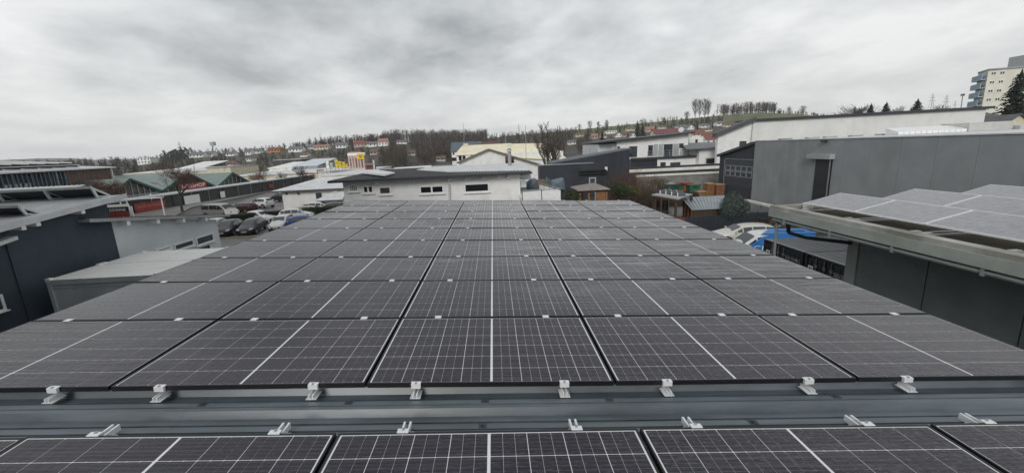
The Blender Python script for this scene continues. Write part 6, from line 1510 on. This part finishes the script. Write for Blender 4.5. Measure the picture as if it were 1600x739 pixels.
kx = thing('red_kiosk', 'small red kiosk with pale post in front of the wood', 'kiosk', atY(577, 265, 112)); w = fl(112); r = w.rpx(571.5, 268, 584, 257); kx.location = (w.at(r[0], 0).x, 112, 0); OFF[kx.name] = (kx.location.copy(), 0)
b = MB(); w.box(b, r[0], r[1], 0, r[3], -2, 0); b.build('wall', mat('dull_red_wall', (.27, .07, .05), .7, .15, 2), kx); b = MB(); w.box(b, r[0]-.2, r[1]+.2, r[3]+.002, r[3]+.2, -2.2, .2); b.build('roof', roof_grey, kx)
g = MB(); w.box(g, r[0]+.4, r[1]-.4, r[2]+1.1, r[3]-.4, .002, .05); g.build('window', glass_m, kx)
q = w.px(585.5, 268); t = w.px(585.5, 250); b = MB(); w.box(b, q[0]-.22, q[0]+.22, 0, t[1], -.1, .2); b.build('post', lgrey_wall, kx)

# ---------- poles, masts, pylons
def mast(label, px, pyb, pyt, Yd, r=.12, name='mast', cat='mast', ball=False):
    p = on_ground(px, pyb) if Yd is None else atY(px, pyb, Yd); Y_ = p.y; t = atY(px, pyt, Y_); z0 = ground_z(p.x, p.y) if Yd is None else 0
    o = thing(name, label, cat, (p.x, Y_, z0)); b = MB(); b.tube((p.x, Y_, z0-1), (t.x, Y_, t.z), r, 6, r*.6); b.build('pole', steel, o)
    if ball: b = MB(); b.box(t.x-r*2, t.x+r*2, Y_-r*2, Y_+r*2, t.z-r*4, t.z); b.build('head', steel, o)
    return o
mast('slim flagpole standing on the blue roofed house', 724, 226, 193, 100, .09, 'flagpole', 'pole'); mast('white pole rising above the yellow roof, left', 789.5, 232, 207, 95, .09, 'flagpole', 'pole')
mast('tall white pole at the right end of the yellow roof', 821, 232, 196, 95, .09, 'flagpole', 'pole'); mast('skyline mast with a small head above the left town', 332, 244, 222, None, .9, ball=True)
mast('thin mast above the houses before the wood', 500, 228, 209, None, .35); mast('mast rising from the wood', 671, 222, 198, None, .35); mast('tiny mast on the meadow skyline', 1016, 197, 187, None, .35)
mast('leaning antenna mast behind the white hall', 1504.5, 172, 147, 120, .16, ball=True)
mast('dark slim pole beside the shop sign greenhouse', 303, 300, 258, 84, .10, 'lamp_post', 'lamp post')
def pylon(label, px, pyb, pyt, Yd):
    p = on_ground(px, pyb) if Yd is None else atY(px, pyb, Yd); t = atY(px, pyt, p.y); h = t.z-p.z; o = thing('pylon', label, 'pylon', (p.x, p.y, p.z), 0, 'power pylons'); w_ = h*.09; b = MB(); rr = h*.010
    for sx in (-1, 1):
        for sy in (-1, 1): b.tube((p.x+sx*w_, p.y+sy*w_, p.z), (p.x, p.y, t.z), rr, 4, rr*.5, False)
    for i in range(6):
        f0_, f1_ = i/7, (i+1)/7; a0_, a1_ = w_*(1-f0_), w_*(1-f1_); z0, z1 = p.z+h*f0_, p.z+h*f1_
        b.tube((p.x-a0_, p.y-a0_, z0), (p.x+a1_, p.y-a1_, z1), rr*.5, 3, None, False); b.tube((p.x+a0_, p.y-a0_, z0), (p.x-a1_, p.y-a1_, z1), rr*.5, 3, None, False)
    b.build('tower', steel, o)
    for f_, l in ((.62, .20), (.78, .15), (.9, .10)): b = MB(); b.tube((p.x-h*l, p.y, p.z+h*f_), (p.x+h*l, p.y, p.z+h*f_), rr*.8, 4); b.build('cross_arm', steel, o)
pylon('lattice pylon on the skyline left of the town', 284, 246, 221, None); pylon('lattice pylon above the meadow behind the yellow roof', 811, 212, 193, None)
pylon('left pylon behind the white hall, beside the dark conifer', 1453, 178, 146, 330); pylon('middle pylon behind the white hall', 1475, 178, 148, 380); pylon('small far pylon behind the white hall', 1490, 176, 157, 480)
pylon('faint far pylon on the left horizon', 17, 256, 246, 1500)

# ================================================================ trees one can tell apart
bare_tree('bare_tree', 'bare tree with reddish twigs standing by the street front banner', (-50.3, 60.5, 0), 8.4, 11, twig_red, None, .75, .25, 5, .30, .011, 3, 1.15)
for k, (px, py, Yd, h, ms, lb) in enumerate(((150, 300, 56, 6.6, 21, 'broad reddish bare tree before the brown end of the far hall'), (170, 303, 60, 6.2, 22, 'reddish bare tree between the far hall and the green gables'), (188, 303, 66, 5.6, 21, 'small reddish bare tree at the left green gable'))):
    q = atY(px, py, Yd); bare_tree('bare_tree', lb, (q.x, Yd, 0), h, ms, twig_red, None, .9, .2, 5, .28, .014, 3, 1.3)
for k, (px, Yd, pt, ms, tm, lb, wd) in enumerate(((409, 92, 262, 11, twig_red, 'reddish bare tree at the end of the street front', 1.), (468, 100, 258, 31, twig_brown, 'brown bare tree before the cream store, left of the red awning', 1.), (440, 100, 268, 31, twig_grey, 'small grey bare tree before the cream store', 1.), (395, 100, 270, 22, twig_red, 'low bare tree just left of the street front end', 1.2))):
    q = atY(px, pt, Yd); bare_tree('bare_tree', lb, (q.x, Yd, 0), q.z, ms, tm, None, .75, .4, 5, .3, .016, 3, wd)
q = atY(852, 190, 62); bare_tree('bare_tree', 'big bare many stemmed tree before the yellow roof', (q.x, 62, 0), q.z, 41, twig_grey, None, .5, .8, 6, .16, .010, 2, 1.25)
q = atY(870, 205, 66); bare_tree('bare_tree', 'second bare tree just right of the big many stemmed one', (q.x, 66, 0), q.z-.6, 42, twig_brown, None, .55, .8, 5, .2, .012, 2, 1.3)
TR = [(922, 202, 188, 'leftmost round bare tree on the meadow crest'), (935, 203, 189, 'second round bare tree on the meadow crest'), (948, 202, 186.5, 'third round bare tree on the meadow crest'),
      (1073, 190, 173, 'round bare tree at the meadow edge left of the tall group'), (1086, 186, 152, 'leftmost tall bare tree on the hill'), (1093, 186, 153, 'second tall bare tree on the hill'), (1101, 186, 152, 'third tall bare tree on the hill'),
      (1106, 185, 155, 'fourth tall bare tree on the hill'), (1130, 183, 161, 'bare tree just right of the tall group on the hill'), (1155, 182, 165, 'rounded bare tree in the middle of the hill crest'), (1232, 181, 166, 'lone round bare tree near the right end of the hill'),
      (1253, 182, 164, 'last lone bare tree at the right end of the hill'), (905, 205, 193, 'small bare tree left of the three round ones')]
for i, (px, pb_, pt, lb) in enumerate(TR):
    p = on_ground(px, pb_); t = atY(px, pt, p.y); far_tree(lb, (p.x, p.y, p.z-.5), t.z-p.z+.5, 50+i % 4, twig_grey, 'trees along the hill crest', False, random.uniform(.6, .8) if i in (4, 5, 6, 7) else random.uniform(.9, 1.15))
for px, pb_, pt, wd, lb in ((996, 213, 187, .8, 'left of the two tall dark conifers in the town'), (1004, 213, 190, .95, 'right of the two tall dark conifers in the town'), (968, 211, 198, .42, 'slim cypress left of the town conifers'), (981, 217, 203, .5, 'slim dark cypress above the grey wing of the modern house'),
        (1090, 203, 186, .42, 'slim cypress on the upper slope, left one'), (1113, 203, 188, .42, 'slim cypress on the upper slope, right one'), (931, 212, 202, .8, 'small dark conifer at the left of the right town'), (941, 219, 201, .85, 'rounded dark conifer beside the orange cabin'),
        (1024, 208, 194, .8, 'dark conifer right of the tall pair')):
    p = on_ground(px, pb_); t = atY(px, pt, p.y); conifer(lb, (p.x, p.y, p.z-.5), t.z-p.z, 1, wd, 'conifers of the town')
for px, pb_, pt, Yd, wd, lb in ((1362, 182, 161, 150, .95, 'conifer behind the white hall, left one'), (1386, 182, 159, 140, 1.15, 'conical conifer in the middle behind the white hall'), (1435, 182, 154, 130, 1.35, 'widest conifer behind the white hall near the pylons'), (1598, 190, 108, 72, 1.1, 'huge dark conifer before the apartment tower')):
    t = atY(px, pt, Yd); z0 = 0; conifer(lb, (t.x, Yd, z0), t.z-z0, 2, wd, None, .26 if Yd > 100 else .24, .8)
for px, pt, Yd, lb in ((1337, 162, 160, 'bare tree left of the conifers behind the white hall'), (1348, 161, 165, 'bare tree close to the left conifer behind the white hall'), (1402, 164, 150, 'round bare tree between two conifers behind the white hall'), (1474, 161, 140, 'wide bare tree beneath the pylons behind the white hall'), (1305, 176, 150, 'low bare tree at the left of the black roof edge')):
    t = atY(px, pt, Yd); far_tree(lb, (t.x, Yd, 0), t.z, 50+int(px) % 4, twig_grey, None, False, 1.2)
cab = thing('orange_cabin', 'small orange timber clad cabin left of the modern house', 'cabin', (18, 66, 0)); w = fl(66); r = w.rpx(928, 240, 943, 225)
for i in range(9): b = MB(); s = r[0]+(r[1]-r[0])*i/9; w.box(b, s, s+(r[1]-r[0])/9-.05, 0, r[3], -.1, 0); b.build('plank', mat('light_orange_timber', (.50, .29, .12), .7, .2, 3), cab)
b = MB(); w.box(b, r[0], r[1], 0, r[3]-.1, -3, -.11); b.build('wall', wood, cab); b = MB(); w.box(b, r[0]-.3, r[1]+.3, r[3]+.002, r[3]+.15, -3.2, .3); b.build('roof', dk, cab)

# ================================================================ woods and scrub that read as one mass
twig_scrub = mat('dull_brown_twigs', (.105, .075, .058), .9, .35, .02, c2=(.07, .06, .045))
def wood_mass(name, regions, tm, seed, twigs=38):
    R = random.Random(seed); mb = MB()
    for (x0, x1, f0, f1, n, hmin, hmax, wmul) in regions:
        for i in range(n):
            px = R.uniform(x0, x1); az = np.interp(px, [s[0] for s in SKY], AZ[1:-1]); r_a = np.interp(az, AZ, R0); r_b = np.interp(az, AZ, R1)
            rr = r_a+(r_b-r_a)*R.uniform(f0, f1); x = CAM[0]+math.sin(math.radians(az))*rr; y = math.cos(math.radians(az))*rr; z = ground_z(x, y)
            h = R.uniform(hmin, hmax); t_ = rr*.00040*wmul
            if hides_house(x, y, z, h): continue
            P = Vector((x, y, z-.5)); top = P+Vector((R.uniform(-.6, .6), R.uniform(-.6, .6), h)); mb.tube(P, top, t_*1.2, 3, t_*.4, False)
            for k in range(twigs):
                f_ = R.uniform(.12, .97); a = R.uniform(0, 6.283); q = P.lerp(top, f_); l = h*R.uniform(.20, .46)*(1.15-f_*.6)
                e_ = q+Vector((math.cos(a)*l*.75, math.sin(a)*l*.75, l*R.uniform(.3, 1.)))
                s_ = Vector((-math.sin(a), math.cos(a), 0))*t_*.75
                mb.add([q-s_, q+s_, e_], [(0, 1, 2)])
                for kk in range(2):
                    a2 = a+R.uniform(-1.2, 1.2); q2 = q.lerp(e_, R.uniform(.4, .9)); e2 = q2+Vector((math.cos(a2)*l*.5, math.sin(a2)*l*.5, l*R.uniform(.1, .5)))
                    mb.add([q2-s_*.6, q2+s_*.6+Vector((0, 0, t_*.5)), e2], [(0, 1, 2)])
    o = mb.build(name, tm); return tag(o, kind='stuff')
o = wood_mass('bare_wood', [(600, 760, .6, 1.0, 520, 8, 13.5, 1.), (570, 620, .8, 1.0, 60, 6, 11, 1.), (610, 720, .05, .6, 330, 7, 11, 1.), (720, 900, .35, .80, 330, 5, 9, 1.)], twig_grey, 4); tag(o, 'leafless grey brown wood covering the hill behind the white roofs', 'woodland')
o = wood_mass('brown_scrub', [(590, 740, .0, .35, 330, 5, 9, 1.), (860, 925, .0, .45, 200, 8, 12, 1.), (200, 590, .0, .45, 300, 3, 6, 1.), (1030, 1130, .35, .7, 60, 4, 7, 1.), (880, 1130, .2, .75, 160, 4, 8, 1.)], twig_scrub, 5); tag(o, 'brown leafless scrub along the foot of the slopes', 'scrub')
o = wood_mass('town_trees', [(200, 600, .35, 1.0, 420, 4, 7.5, 1.), (480, 600, .85, 1.0, 120, 6, 11, 1.), (1120, 1215, .93, 1.02, 90, 11, 17, 1.), (1215, 1290, .95, 1.02, 40, 3, 5, 1.), (1000, 1060, .80, .9, 16, 5, 8, 1.), (-100, 200, .2, 1., 160, 6, 10, 1.)], twig_brown, 6); tag(o, 'bare trees scattered between the houses and along the hill crest', 'trees')
def evergreen_mass(name, regions, seed):
    R = random.Random(seed); mb = MB()
    for (x0, x1, f0, f1, n, hmin, hmax) in regions:
        for i in range(n):
            px = R.uniform(x0, x1); az = np.interp(px, [s[0] for s in SKY], AZ[1:-1]); r_a = np.interp(az, AZ, R0); r_b = np.interp(az, AZ, R1)
            rr = r_a+(r_b-r_a)*R.uniform(f0, f1); x = CAM[0]+math.sin(math.radians(az))*rr; y = math.cos(math.radians(az))*rr; z = ground_z(x, y); h = R.uniform(hmin, hmax)
            if hides_house(x, y, z, h): continue
            rad = h*R.uniform(.22, .45); pw = R.uniform(.4, 1)
            for k in range(70):
                t = R.random()**1.2; rr_ = rad*(1-t)**pw; a = R.uniform(0, 6.283); c = Vector((x+math.cos(a)*rr_, y+math.sin(a)*rr_, z+h*(.05+.95*t))); s = h*.10
                mb.add([c+Vector((R.uniform(-s, s), R.uniform(-s, s), R.uniform(-s, s))) for _ in range(3)], [(0, 1, 2)])
    return tag(mb.build(name, needle), kind='stuff')
o = evergreen_mass('evergreens', [(255, 300, .6, 1., 30, 7, 11), (200, 255, .3, 1., 30, 4, 7), (300, 590, .2, 1.0, 150, 3.5, 7), (400, 425, .4, .7, 12, 7, 11), (900, 1130, .3, .8, 70, 4, 8), (1130, 1220, .92, 1., 30, 4, 7), (130, 210, .1, .9, 40, 3.5, 6), (1280, 1345, .9, 1., 20, 4, 6), (560, 700, .6, 1., 10, 6, 9)], 8); tag(o, 'dark evergreen trees scattered over the town slopes', 'trees')

# ================================================================ damp winter air
air = bpy.data.materials.new('winter_haze'); air.use_nodes = True; at_n = air.node_tree; at_n.nodes.clear()
vs_ = at_n.nodes.new('ShaderNodeVolumePrincipled'); vs_.inputs['Color'].default_value = (.95, .97, 1., 1); vs_.inputs['Density'].default_value = .00016
ou_ = at_n.nodes.new('ShaderNodeOutputMaterial'); at_n.links.new(vs_.outputs[0], ou_.inputs['Volume'])
hb = MB(); hb.box(-3900, 3900, -3900, 3900, -75, 118); tag(hb.build('haze', air), 'thin winter haze over the whole valley', 'haze', kind='stuff')
